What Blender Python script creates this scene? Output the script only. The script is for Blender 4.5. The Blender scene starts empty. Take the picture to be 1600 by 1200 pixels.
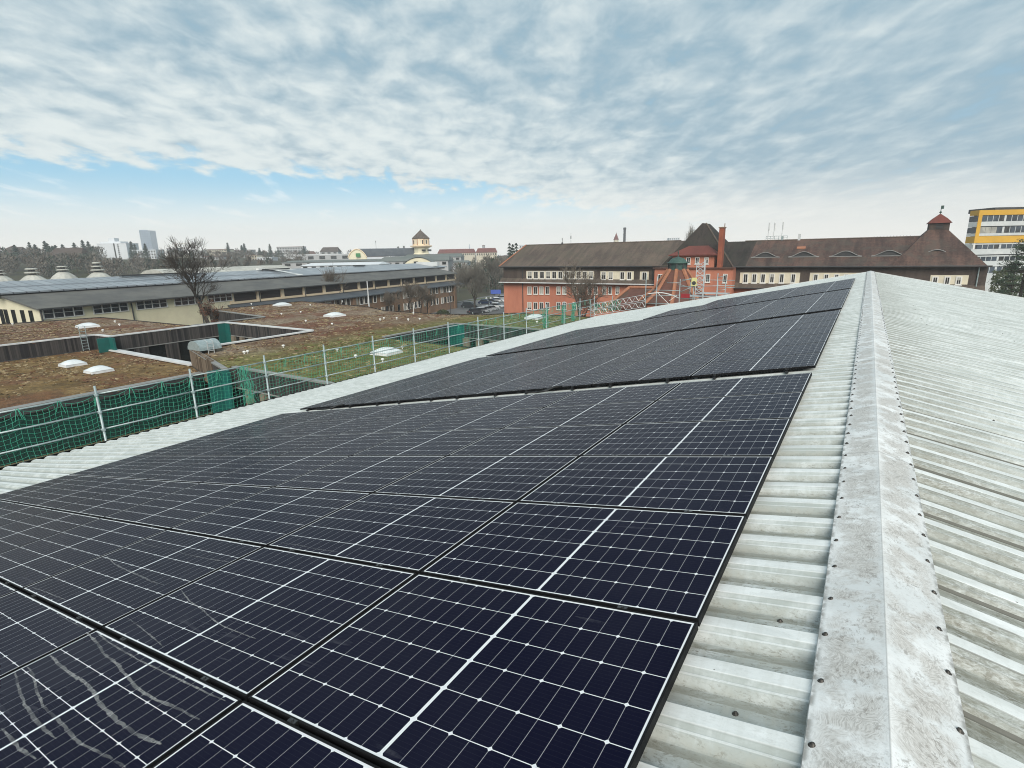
import bpy, bmesh, math, random
from mathutils import Vector, Matrix, noise as mnoise

# ---------------------------------------------------------------- camera, sky, sun, exposure
S = bpy.context.scene
COL = S.collection
CAMZ = 14.5                       # eye height above the street
FPX = 833.85                      # focal length in pixels of a 1600 px wide picture
RX = Vector((0.8384909684538351, 0.5445689027941567, -0.019432085089302054))
RU = Vector((-0.11378790347968833, 0.20985481745612147, 0.9710887027517904))
RF = Vector((-0.5329026260425508, 0.8120379706023766, -0.2379267228726674))
cam = bpy.data.cameras.new('camera')
cam.sensor_width = 36.0
cam.lens = FPX / 1600 * 36
cam.clip_start = 0.05
cam.clip_end = 12000
co = bpy.data.objects.new('camera', cam)
COL.objects.link(co)
m = Matrix.Identity(4)
for i in range(3):
    m[i][0], m[i][1], m[i][2] = RX[i], RU[i], -RF[i]
m[0][3], m[1][3], m[2][3] = 0, 0, CAMZ
co.matrix_world = m
S.camera = co

SUN_DIR = Vector((0.45, -0.67, 0.60)).normalized()
sl = bpy.data.lights.new('sun', 'SUN')
sl.energy = 2.9
sl.angle = math.radians(38)
sl.color = (1.0, 0.95, 0.87)
so = bpy.data.objects.new('sun', sl)
so.rotation_euler = SUN_DIR.to_track_quat('Z', 'Y').to_euler()
so.location = (0, 0, 60)
COL.objects.link(so)

world = bpy.data.worlds.new('World')
S.world = world
world.use_nodes = True


def build_sky():
    nt = world.node_tree
    N, L = nt.nodes, nt.links
    N.clear()

    def n(t, **k):
        x = N.new(t)
        for a, b in k.items():
            setattr(x, a, b)
        return x

    def val(x):
        return x if not isinstance(x, (int, float)) else None

    def math_(op, a, b=None, c=None, clamp=False):
        x = n('ShaderNodeMath', operation=op, use_clamp=clamp)
        for i, v in enumerate((a, b, c)):
            if v is None:
                continue
            if isinstance(v, (int, float)):
                x.inputs[i].default_value = v
            else:
                L.new(v, x.inputs[i])
        return x.outputs[0]

    def mr(v, a, b, c=0.0, d=1.0, smooth=True):
        x = n('ShaderNodeMapRange', interpolation_type='SMOOTHSTEP' if smooth else 'LINEAR')
        L.new(v, x.inputs[0])
        for i, w in enumerate((a, b, c, d)):
            x.inputs[i + 1].default_value = w
        return x.outputs[0]

    def mix(f, a, b):
        x = n('ShaderNodeMix', data_type='RGBA')
        if isinstance(f, (int, float)):
            x.inputs[0].default_value = f
        else:
            L.new(f, x.inputs[0])
        for i, v in ((6, a), (7, b)):
            if isinstance(v, tuple):
                x.inputs[i].default_value = (*v, 1)
            else:
                L.new(v, x.inputs[i])
        return x.outputs[2]

    def tex(vec, scale, detail=6, rough=0.55, dist=0.0):
        x = n('ShaderNodeTexNoise')
        x.inputs['Scale'].default_value = scale
        x.inputs['Detail'].default_value = detail
        x.inputs['Roughness'].default_value = rough
        x.inputs['Distortion'].default_value = dist
        L.new(vec, x.inputs['Vector'])
        return x.outputs['Fac']

    tc = n('ShaderNodeTexCoord')
    sep = n('ShaderNodeSeparateXYZ')
    L.new(tc.outputs['Generated'], sep.inputs[0])
    zz = math_('MAXIMUM', sep.outputs[2], 0.0)
    zs = math_('ADD', zz, 0.14)
    u = math_('DIVIDE', sep.outputs[0], zs)
    v = math_('DIVIDE', sep.outputs[1], zs)
    # cloud-deck coordinates: a runs along the streaks, b across them
    a = math_('ADD', math_('MULTIPLY', u, -0.56), math_('MULTIPLY', v, 0.83))
    b = math_('ADD', math_('MULTIPLY', u, 0.83), math_('MULTIPLY', v, 0.56))
    ca = n('ShaderNodeCombineXYZ')
    L.new(math_('MULTIPLY', a, 0.42), ca.inputs[0])
    L.new(b, ca.inputs[1])
    cb = n('ShaderNodeCombineXYZ')
    L.new(math_('MULTIPLY', a, 0.8), cb.inputs[0])
    L.new(b, cb.inputs[1])
    n1 = tex(cb.outputs[0], 6.2, 6, 0.56, 0.25)      # small puffs
    n2 = tex(ca.outputs[0], 4.6, 6, 0.55, 0.35)       # streaks
    n3 = tex(cb.outputs[0], 1.25, 3, 0.5, 0.3)       # broad light and dark
    # the puffy deck lies to the left, the streaky one to the right
    side = mr(b, -0.4, 2.2)
    puff = math_('ADD', math_('MULTIPLY', n1, 0.80), math_('MULTIPLY', n2, 0.20))
    strk = math_('ADD', math_('MULTIPLY', n1, 0.42), math_('MULTIPLY', n2, 0.58))
    dens = math_('ADD', math_('MULTIPLY', puff, math_('SUBTRACT', 1.0, side)), math_('MULTIPLY', strk, side))
    dens = math_('ADD', math_('MULTIPLY', dens, 0.80), math_('MULTIPLY', n3, 0.20))
    # brighter towards the edge of the deck on the left, where the sun side is
    ee = math_('ADD', math_('SUBTRACT', u, math_('MULTIPLY', v, 0.50)), 4.0)
    glow = mr(ee, 0.0, 1.9, 0.115, -0.02)
    dens2 = math_('ADD', math_('SUBTRACT', dens, math_('MULTIPLY', side, 0.055)), glow)
    lit = mr(dens2, 0.33, 0.71)
    cloud = mix(lit, CLOUD_DARK, CLOUD_LIGHT)
    holes = mr(dens2, 0.27, 0.40)
    sky = n('ShaderNodeTexSky', sky_type='NISHITA', sun_disc=False)
    sky.sun_elevation = math.asin(SUN_DIR.z)
    sky.sun_rotation = math.atan2(SUN_DIR.x, SUN_DIR.y)
    sky.air_density = 1.0
    sky.dust_density = 0.6
    sky.ozone_density = 2.0
    clear = mix(0.72, sky.outputs[0], CLEAR_BLUE)
    base = mix(holes, mix(0.7, clear, CLOUD_DARK), cloud)
    edge = math_('ADD', ee, math_('MULTIPLY', math_('SUBTRACT', n2, 0.5), 1.5))
    edge = math_('ADD', edge, math_('MULTIPLY', math_('SUBTRACT', n1, 0.5), 1.1))
    deck = mr(edge, -0.16, 0.22)
    # thin veils in the clear strip
    veil = mr(n2, 0.52, 0.72, 0.0, 0.55)
    strip = mix(veil, clear, (7.2, 7.9, 8.2))
    col = mix(deck, strip, base)
    # pale air near the horizon
    hz = mr(zz, 0.004, 0.130, 1.0, 0.0)
    hz = math_('POWER', hz, 0.95)
    col = mix(hz, col, HORIZON)
    bg = n('ShaderNodeBackground')
    L.new(col, bg.inputs[0])
    bg.inputs[1].default_value = 0.1
    out = n('ShaderNodeOutputWorld')
    L.new(bg.outputs[0], out.inputs[0])


CLOUD_DARK = (2.30, 3.50, 4.30)
CLOUD_LIGHT = (6.2, 6.75, 6.7)
CLEAR_BLUE = (2.0, 4.8, 6.6)
HORIZON = (9.6, 9.1, 8.2)
build_sky()
S.view_settings.view_transform = 'Standard'
S.view_settings.look = 'None'
S.view_settings.exposure = 0.40
S.view_settings.gamma = 1.0
S.render.engine = 'CYCLES'
S.cycles.max_bounces = 6
S.cycles.volume_bounces = 1
S.cycles.transparent_max_bounces = 12
S.cycles.use_denoising = True
S.cycles.filter_width = 1.05
random.seed(7)


# ---------------------------------------------------------------- helpers
def at(px, py, X=None, Y=None, Z=None, D=None):
    """World point seen at a pixel of the photograph, on the plane X=, Y=, Z= or at optical depth D."""
    d = RX * ((px - 800) / FPX) + RU * (-(py - 600) / FPX) + RF
    if X is not None:
        k = X / d.x
    elif Y is not None:
        k = Y / d.y
    elif Z is not None:
        k = (Z - CAMZ) / d.z
    else:
        k = D
    return Vector((d.x * k, d.y * k, d.z * k + CAMZ))


class MB:
    """Collects faces and links them as ONE mesh object."""

    def __init__(s):
        s.v, s.f, s.m = [], [], []

    def face(s, pts, mi=0):
        i = len(s.v)
        s.v.extend([tuple(p) for p in pts])
        s.f.append(tuple(range(i, i + len(pts))))
        s.m.append(mi)

    def grid(s, rows, mi=0, close=False):
        """rows of points, joined to a sheet with shared vertices"""
        i = len(s.v)
        n = len(rows[0])
        for r in rows:
            s.v.extend([tuple(p) for p in r])
        for a in range(len(rows) - 1):
            for b in range(n if close else n - 1):
                c = (b + 1) % n
                s.f.append((i + a * n + b, i + a * n + c, i + (a + 1) * n + c, i + (a + 1) * n + b))
                s.m.append(mi)

    def hexa(s, p, mi=0):
        """8 points: bottom ring of 4 counter-clockwise seen from above, then the top ring"""
        i = len(s.v)
        s.v.extend([tuple(q) for q in p])
        for q in ((3, 2, 1, 0), (4, 5, 6, 7), (0, 1, 5, 4), (1, 2, 6, 5), (2, 3, 7, 6), (3, 0, 4, 7)):
            s.f.append(tuple(i + k for k in q))
            s.m.append(mi)

    def box(s, x0, y0, z0, x1, y1, z1, mi=0, mtx=None):
        p = [(x0, y0, z0), (x1, y0, z0), (x1, y1, z0), (x0, y1, z0), (x0, y0, z1), (x1, y0, z1), (x1, y1, z1), (x0, y1, z1)]
        if mtx is not None:
            p = [mtx @ Vector(q) for q in p]
        s.hexa(p, mi)

    def prism(s, poly, z0, z1, mi=0, caps=True):
        """vertical prism over a counter-clockwise polygon (may be concave when caps is False)"""
        n = len(poly)
        i = len(s.v)
        s.v.extend([(p[0], p[1], z0) for p in poly])
        s.v.extend([(p[0], p[1], z1) for p in poly])
        for k in range(n):
            j = (k + 1) % n
            s.f.append((i + k, i + j, i + n + j, i + n + k))
            s.m.append(mi)
        if caps:
            s.f.append(tuple(i + n + k for k in range(n)))
            s.m.append(mi)
            s.f.append(tuple(i + k for k in reversed(range(n))))
            s.m.append(mi)

    def tube(s, pts, r, n=6, mi=0, caps=True):
        pts = [Vector(p) for p in pts]
        rr = r if isinstance(r, (list, tuple)) else [r] * len(pts)
        i0 = len(s.v)
        ref = None
        for k, p in enumerate(pts):
            d = (pts[min(k + 1, len(pts) - 1)] - pts[max(k - 1, 0)])
            if d.length < 1e-9:
                d = Vector((0, 0, 1))
            d.normalize()
            if ref is None:
                ref = Vector((0, 0, 1)) if abs(d.z) < 0.9 else Vector((1, 0, 0))
            e = d.cross(ref)
            if e.length < 1e-6:
                e = d.orthogonal()
            e.normalize()
            g = d.cross(e)
            ref = -g if False else ref
            for q in range(n):
                t = 2 * math.pi * q / n
                s.v.append(tuple(p + (e * math.cos(t) + g * math.sin(t)) * rr[k]))
        for k in range(len(pts) - 1):
            for q in range(n):
                w = (q + 1) % n
                s.f.append((i0 + k * n + q, i0 + k * n + w, i0 + (k + 1) * n + w, i0 + (k + 1) * n + q))
                s.m.append(mi)
        if caps:
            s.f.append(tuple(i0 + q for q in reversed(range(n))))
            s.m.append(mi)
            e0 = i0 + (len(pts) - 1) * n
            s.f.append(tuple(e0 + q for q in range(n)))
            s.m.append(mi)

    def lathe(s, c, prof, n=16, mi=0, phase=0.0, cap=True):
        """prof: list of (radius, z) from bottom to top about the vertical through c"""
        rows = []
        for r, z in prof:
            rows.append([(c[0] + r * math.cos(phase + 2 * math.pi * k / n), c[1] + r * math.sin(phase + 2 * math.pi * k / n), c[2] + z) for k in range(n)])
        s.grid(rows, mi, close=True)
        if cap:
            for r, rev in ((rows[0], True), (rows[-1], False)):
                s.face(list(reversed(r)) if rev else r, mi)

    def build(s, name, mats, parent=None, org=None, smooth=False, bevel=0.0):
        if org is None:
            org = ORG.get(parent.name, Vector((0, 0, 0))) if parent is not None else Vector((0, 0, 0))
        me = bpy.data.meshes.new(name)
        me.from_pydata([(a - org[0], b - org[1], c - org[2]) for a, b, c in s.v], [], s.f)
        mats = mats if isinstance(mats, (list, tuple)) else [mats]
        for q in mats:
            me.materials.append(q)
        if len(mats) > 1:
            me.polygons.foreach_set('material_index', s.m)
        if smooth:
            me.polygons.foreach_set('use_smooth', [True] * len(me.polygons))
        me.update()
        bm = bmesh.new()
        bm.from_mesh(me)
        bmesh.ops.recalc_face_normals(bm, faces=bm.faces)
        bm.to_mesh(me)
        bm.free()
        o = bpy.data.objects.new(name, me)
        COL.objects.link(o)
        if parent is not None:
            o.parent = parent
            ORG[o.name] = org
        else:
            o.location = org
            ORG[o.name] = Vector(org)
        if bevel:
            b = o.modifiers.new('bevel', 'BEVEL')
            b.width = bevel
            b.segments = 2
            b.limit_method = 'ANGLE'
        return o


ORG = {}


def tag(o, label, cat, group=None, kind=None):
    if label:
        o['label'] = label
    if cat:
        o['category'] = cat
    if group:
        o['group'] = group
    if kind:
        o['kind'] = kind
    return o


def thing(name, label, cat, loc, group=None):
    o = bpy.data.objects.new(name, None)
    o.location = loc
    o.empty_display_size = 0.3
    COL.objects.link(o)
    ORG[o.name] = Vector(loc)
    return tag(o, label, cat, group)


def structure(name, mb, mats, smooth=False):
    o = mb.build(name, mats, smooth=smooth)
    o['kind'] = 'structure'
    return o


def copy_tree(o, parent=None):
    c = o.copy()
    COL.objects.link(c)
    if parent is not None:
        c.parent = parent
    for ch in list(o.children):
        copy_tree(ch, c)
    return c


# ---------------------------------------------------------------- materials
class NT:
    def __init__(s, name):
        s.mat = bpy.data.materials.new(name)
        s.mat.use_nodes = True
        s.N, s.L = s.mat.node_tree.nodes, s.mat.node_tree.links
        s.N.clear()
        s.out = s.N.new('ShaderNodeOutputMaterial')
        s.b = s.N.new('ShaderNodeBsdfPrincipled')
        s.L.new(s.b.outputs[0], s.out.inputs[0])

    def n(s, t, **k):
        x = s.N.new(t)
        for a, b in k.items():
            setattr(x, a, b)
        return x

    def put(s, v, sock):
        if isinstance(v, (int, float)):
            sock.default_value = v
        elif isinstance(v, tuple):
            sock.default_value = (*v, 1) if len(v) == 3 and len(sock.default_value) == 4 else v
        else:
            s.L.new(v, sock)

    def m(s, op, a, b=None, c=None, clamp=False):
        x = s.n('ShaderNodeMath', operation=op, use_clamp=clamp)
        for i, v in enumerate((a, b, c)):
            if v is not None:
                s.put(v, x.inputs[i])
        return x.outputs[0]

    def mr(s, v, a, b, c=0.0, d=1.0, smooth=True):
        x = s.n('ShaderNodeMapRange', interpolation_type='SMOOTHSTEP' if smooth else 'LINEAR')
        s.put(v, x.inputs[0])
        for i, w in enumerate((a, b, c, d)):
            x.inputs[i + 1].default_value = w
        return x.outputs[0]

    def mix(s, f, a, b, mode='MIX'):
        x = s.n('ShaderNodeMix', data_type='RGBA', blend_type=mode)
        s.put(f, x.inputs[0])
        s.put(a, x.inputs[6])
        s.put(b, x.inputs[7])
        return x.outputs[2]

    def coords(s, kind='pos'):
        if kind == 'pos':
            return s.n('ShaderNodeNewGeometry').outputs['Position']
        return s.n('ShaderNodeTexCoord').outputs['Object']

    def xyz(s, v):
        x = s.n('ShaderNodeSeparateXYZ')
        s.L.new(v, x.inputs[0])
        return x.outputs

    def comb(s, x, y, z):
        c = s.n('ShaderNodeCombineXYZ')
        for i, v in enumerate((x, y, z)):
            s.put(v, c.inputs[i])
        return c.outputs[0]

    def scale(s, v, k):
        x = s.n('ShaderNodeVectorMath', operation='MULTIPLY')
        s.L.new(v, x.inputs[0])
        x.inputs[1].default_value = k
        return x.outputs[0]

    def noise(s, v, scale, detail=5, rough=0.55, dist=0.0):
        x = s.n('ShaderNodeTexNoise')
        s.L.new(v, x.inputs['Vector'])
        x.inputs['Scale'].default_value = scale
        x.inputs['Detail'].default_value = detail
        x.inputs['Roughness'].default_value = rough
        x.inputs['Distortion'].default_value = dist
        return x.outputs['Fac']

    def bump(s, h, strength=0.3, dist=0.02):
        x = s.n('ShaderNodeBump')
        x.inputs['Strength'].default_value = strength
        x.inputs['Distance'].default_value = dist
        s.L.new(h, x.inputs['Height'])
        s.L.new(x.outputs[0], s.b.inputs['Normal'])

    def set(s, color=None, rough=None, metal=None, spec=None):
        if color is not None:
            s.put(color, s.b.inputs['Base Color'])
        if rough is not None:
            s.put(rough, s.b.inputs['Roughness'])
        if metal is not None:
            s.put(metal, s.b.inputs['Metallic'])
        if spec is not None:
            s.put(spec, s.b.inputs['Specular IOR Level'])
        return s.mat


def mat(name, c1, c2=None, scale=1.0, rough=0.8, metal=0.0, stretch=(1, 1, 1), bump=0.0, detail=5, spec=0.4, lo=0.35, hi=0.65, kind='pos', bdist=0.02):
    t = NT(name)
    if c2 is None:
        c2 = tuple(x * 0.75 for x in c1)
    v = t.scale(t.coords(kind), stretch)
    f = t.noise(v, scale, detail)
    g = t.noise(v, scale * 4.3, 3)
    k = t.m('ADD', t.m('MULTIPLY', f, 0.7), t.m('MULTIPLY', g, 0.3))
    t.set(t.mix(t.mr(k, lo, hi), c1, c2), rough, metal, spec)
    if bump:
        t.bump(k, bump, bdist)
    return t.mat


def mat_panel():
    """solar cells: 6 x 18 half cells, white gaps and diamonds, thin busbars, a film of dust"""
    t = NT('solar cells')
    P = t.coords('obj')
    x, y, z = t.xyz(P)
    u = t.m('MULTIPLY', x, -1.0)
    LU, LV = 1.722, 1.134
    bd = 0.0185                       # frame lip plus white margin
    cu = t.m('SUBTRACT', u, LU / 2)  # from the middle
    au = t.m('ABSOLUTE', cu)
    half = LU / 2 - bd
    gap = 0.008                      # half of the middle gap
    pu = (half - gap) / 9
    pv = (LV - 2 * bd) / 6
    ku = t.m('DIVIDE', t.m('SUBTRACT', au, gap), pu)       # cell index along, 0..9 from the middle
    kv = t.m('DIVIDE', t.m('SUBTRACT', y, bd), pv)
    fu = t.m('ABSOLUTE', t.m('SUBTRACT', t.m('FRACT', t.m('ADD', ku, 0.5)), 0.5))
    fv = t.m('ABSOLUTE', t.m('SUBTRACT', t.m('FRACT', t.m('ADD', kv, 0.5)), 0.5))
    du = t.m('MULTIPLY', fu, pu)
    dv = t.m('MULTIPLY', fv, pv)
    # diamonds sit on every second line counted from the outer edge
    ku2 = t.m('MULTIPLY', ku, 0.5)
    fd = t.m('MULTIPLY', t.m('ABSOLUTE', t.m('SUBTRACT', t.m('FRACT', t.m('ADD', ku2, 0.5)), 0.5)), 2 * pu)
    dia = t.m('LESS_THAN', t.m('ADD', fd, dv), 0.0115)
    lv = t.m('LESS_THAN', dv, 0.0018)
    lu = t.m('MULTIPLY', t.m('LESS_THAN', du, 0.0012), 0.42)
    mid = t.m('LESS_THAN', au, gap)
    edge = t.m('MAXIMUM', t.m('GREATER_THAN', au, half), t.m('GREATER_THAN', t.m('ABSOLUTE', t.m('SUBTRACT', y, LV / 2)), LV / 2 - bd))
    bus = t.m('ABSOLUTE', t.m('SUBTRACT', t.m('FRACT', t.m('MULTIPLY', kv, 9.0)), 0.5))
    bus = t.m('MULTIPLY', t.m('GREATER_THAN', bus, 0.475), 0.018)
    w = t.m('MAXIMUM', t.m('MAXIMUM', t.m('MAXIMUM', lv, lu), t.m('MAXIMUM', dia, mid)), t.m('MAXIMUM', edge, bus))
    W = t.coords('pos')
    inf = t.n('ShaderNodeObjectInfo')
    cellc = t.mix(t.m('MULTIPLY', inf.outputs['Random'], 0.8), (0.0022, 0.0030, 0.0165), (0.0034, 0.0038, 0.0150))
    base = t.mix(w, cellc, (0.74, 0.75, 0.76))
    # dust: broad film, and run-off lines drying downhill
    d1 = t.noise(W, 0.55, 4)
    d2 = t.noise(t.scale(W, (1.2, 9.0, 1.2)), 1.3, 4, 0.6, 0.8)
    d3 = t.noise(t.scale(W, (0.7, 3.2, 0.7)), 1.0, 3, 0.6, 0.4)
    fine = t.noise(W, 60.0, 3)
    streak = t.m('MULTIPLY', t.mr(d2, 0.60, 0.72), t.mr(d3, 0.50, 0.66))
    film = t.m('ADD', t.m('MULTIPLY', t.mr(d1, 0.35, 0.75), 0.028), t.m('MULTIPLY', streak, t.mr(fine, 0.3, 0.6, 0.06, 0.17)))
    base = t.mix(film, base, (0.30, 0.30, 0.325))
    t.set(base, t.m('ADD', 0.26, t.m('MULTIPLY', film, 0.6)), 0.0, 0.5)
    t.b.inputs['IOR'].default_value = 1.11
    t.b.inputs['Specular Tint'].default_value = (0.82, 0.80, 1.0, 1)
    return t.mat


def mat_roof():
    """weathered white corrugated sheet with grime and painted rib shade in the troughs"""
    t = NT('weathered white corrugated sheet')
    P = t.coords('pos')
    x, y, z = t.xyz(P)
    ph = t.m('FRACT', t.m('DIVIDE', t.m('SUBTRACT', y, ROOF_PHASE - 0.14725), 0.2945))   # 0.5 on the crest
    trough = t.mr(t.m('ABSOLUTE', t.m('SUBTRACT', ph, 0.5)), 0.20, 0.40)
    # the trough against the next rib takes the dirt and the painted shade
    low = t.mr(ph, 0.04, 0.22, 1.0, 0.0)
    n1 = t.noise(t.scale(P, (0.8, 2.2, 1)), 2.2, 8, 0.65, 0.6)
    n2 = t.noise(t.scale(P, (1.6, 0.25, 1)), 11.0, 6, 0.65, 0.3)        # runs across the ribs
    n3 = t.noise(P, 0.45, 4)
    n4 = t.noise(t.scale(P, (0.45, 1, 1)), 62.0, 5, 0.75, 1.2)
    n5 = t.noise(t.scale(P, (0.6, 1.6, 1)), 15.0, 8, 0.82, 0.8)
    col = t.mix(t.mr(n1, 0.36, 0.66), (0.79, 0.805, 0.79), (0.67, 0.69, 0.675))
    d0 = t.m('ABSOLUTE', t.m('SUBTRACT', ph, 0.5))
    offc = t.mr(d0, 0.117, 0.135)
    line = t.mr(t.m('ABSOLUTE', t.m('SUBTRACT', ph, 0.275)), 0.010, 0.022, 1.0, 0.0)  # pale strip on the rib shoulder, a painted highlight
    grime_shade = t.m('MULTIPLY', t.m('MULTIPLY', offc, t.m('SUBTRACT', 1.0, t.m('MULTIPLY', line, 0.85))), t.mr(t.m('ADD', t.m('MULTIPLY', n1, 0.6), t.m('MULTIPLY', n2, 0.4)), 0.36, 0.60, 0.50, 0.97))
    col = t.mix(grime_shade, col, (0.355, 0.390, 0.372))  # greyer off the crest: dirt, and rib shade put into the colour
    col = t.mix(t.m('MULTIPLY', t.mr(n2, 0.46, 0.58), t.m('MULTIPLY', t.m('ADD', trough, 0.3), 0.5)), col, (0.47, 0.475, 0.43))
    dr = t.m('SUBTRACT', x, APX0)
    near = t.mr(t.m('ABSOLUTE', dr), 0.2, 2.2, 1.0, 0.0)
    right = t.m('GREATER_THAN', dr, 0.0)
    near2 = t.m('MULTIPLY', t.mr(dr, 0.2, 1.5, 1.0, 0.0), right)
    # grime in the trough with crumbly edges, deepened by painted rib shade
    g0 = t.m('MULTIPLY', t.m('MULTIPLY', low, t.mr(n5, 0.34, 0.56, 0.35, 1.0)), t.m('ADD', 0.55, t.m('MULTIPLY', near, 0.40)))
    col = t.mix(g0, col, (0.22, 0.22, 0.18))
    crumbs = t.m('MULTIPLY', t.m('MULTIPLY', t.mr(n4, 0.52, 0.58), t.m('ADD', 0.12, trough)), t.m('MULTIPLY', t.mr(n5, 0.42, 0.60), t.m('ADD', 0.15, near)))
    col = t.mix(t.m('MULTIPLY', crumbs, 0.8), col, (0.15, 0.14, 0.11))
    g = t.m('MULTIPLY', t.mr(t.m('ADD', n1, t.m('MULTIPLY', n4, 0.35)), 0.5, 0.78), t.m('ADD', 0.08, t.m('MULTIPLY', near, 0.45)))
    g = t.m('MULTIPLY', g, t.m('ADD', 0.25, t.m('MULTIPLY', trough, 0.75)))
    col = t.mix(g, col, (0.31, 0.31, 0.27))
    g2 = t.m('MULTIPLY', t.m('MULTIPLY', near2, t.m('ADD', 0.05, t.m('MULTIPLY', offc, 0.95))), t.mr(t.m('ADD', t.m('MULTIPLY', n4, 0.5), t.m('MULTIPLY', n5, 0.5)), 0.38, 0.58, 0.10, 0.72))
    col = t.mix(g2, col, (0.115, 0.105, 0.07))
    # every rib has weathered a little differently
    wn = t.n('ShaderNodeTexNoise')
    t.L.new(t.comb(t.m('MULTIPLY', x, 0.16), t.m('MULTIPLY', t.m('FLOOR', t.m('DIVIDE', t.m('SUBTRACT', y, ROOF_PHASE - 0.20), 0.2945)), 3.7), 0.0), wn.inputs['Vector'])
    wn.inputs['Scale'].default_value = 1.0
    wn.inputs['Detail'].default_value = 3
    ribv = t.m('MULTIPLY', t.mr(wn.outputs['Fac'], 0.48, 0.66), t.m('ADD', 0.18, t.m('MULTIPLY', right, 0.50)))
    col = t.mix(t.m('MULTIPLY', ribv, t.m('ADD', 0.35, t.m('MULTIPLY', offc, 0.65))), col, (0.33, 0.345, 0.315))
    # grey algae on the right-hand slope in long patches
    alg = t.m('MULTIPLY', t.m('MULTIPLY', t.mr(t.noise(t.scale(P, (0.35, 1.6, 1)), 1.6, 6, 0.6), 0.46, 0.66), right), 0.40)
    col = t.mix(alg, col, (0.43, 0.455, 0.43))
    gr = t.m('MULTIPLY', t.m('MULTIPLY', t.mr(n2, 0.40, 0.60), trough), t.m('MULTIPLY', right, 0.35))
    col = t.mix(gr, col, (0.36, 0.375, 0.34))
    # side laps, a thin dark line on every third rib with breaks
    k3 = t.m('FRACT', t.m('DIVIDE', t.m('SUBTRACT', y, ROOF_PHASE + 0.052), 0.8835))
    lap = t.m('LESS_THAN', t.m('ABSOLUTE', t.m('SUBTRACT', k3, 0.5)), 0.008)
    lapn = t.mr(t.noise(t.comb(t.m('MULTIPLY', x, 0.5), t.m('MULTIPLY', y, 3.0), 0.0), 1.0, 3), 0.36, 0.44)
    lap = t.m('MULTIPLY', t.m('MULTIPLY', lap, lapn), t.m('ADD', 0.10, t.m('MULTIPLY', right, 0.85)))
    col = t.mix(lap, col, (0.09, 0.09, 0.075))
    lip = t.mr(t.m('ABSOLUTE', t.m('SUBTRACT', ph, 0.372)), 0.010, 0.020, 1.0, 0.0)  # thin shadow line painted just below each crest edge
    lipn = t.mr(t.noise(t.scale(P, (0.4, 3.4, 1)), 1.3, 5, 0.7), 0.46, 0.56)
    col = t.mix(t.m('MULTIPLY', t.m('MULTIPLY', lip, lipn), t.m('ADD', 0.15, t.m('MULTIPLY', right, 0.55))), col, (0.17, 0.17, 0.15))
    sp = t.n('ShaderNodeTexVoronoi')
    t.L.new(P, sp.inputs['Vector'])
    sp.inputs['Scale'].default_value = 6.0
    spk = t.m('MULTIPLY', t.m('LESS_THAN', sp.outputs['Distance'], 0.030), 0.8)
    col = t.mix(spk, col, (0.12, 0.115, 0.10))
    t.set(col, 0.55, 0.0, 0.4)
    t.bump(n4, 0.15, 0.008)
    return t.mat


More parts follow.
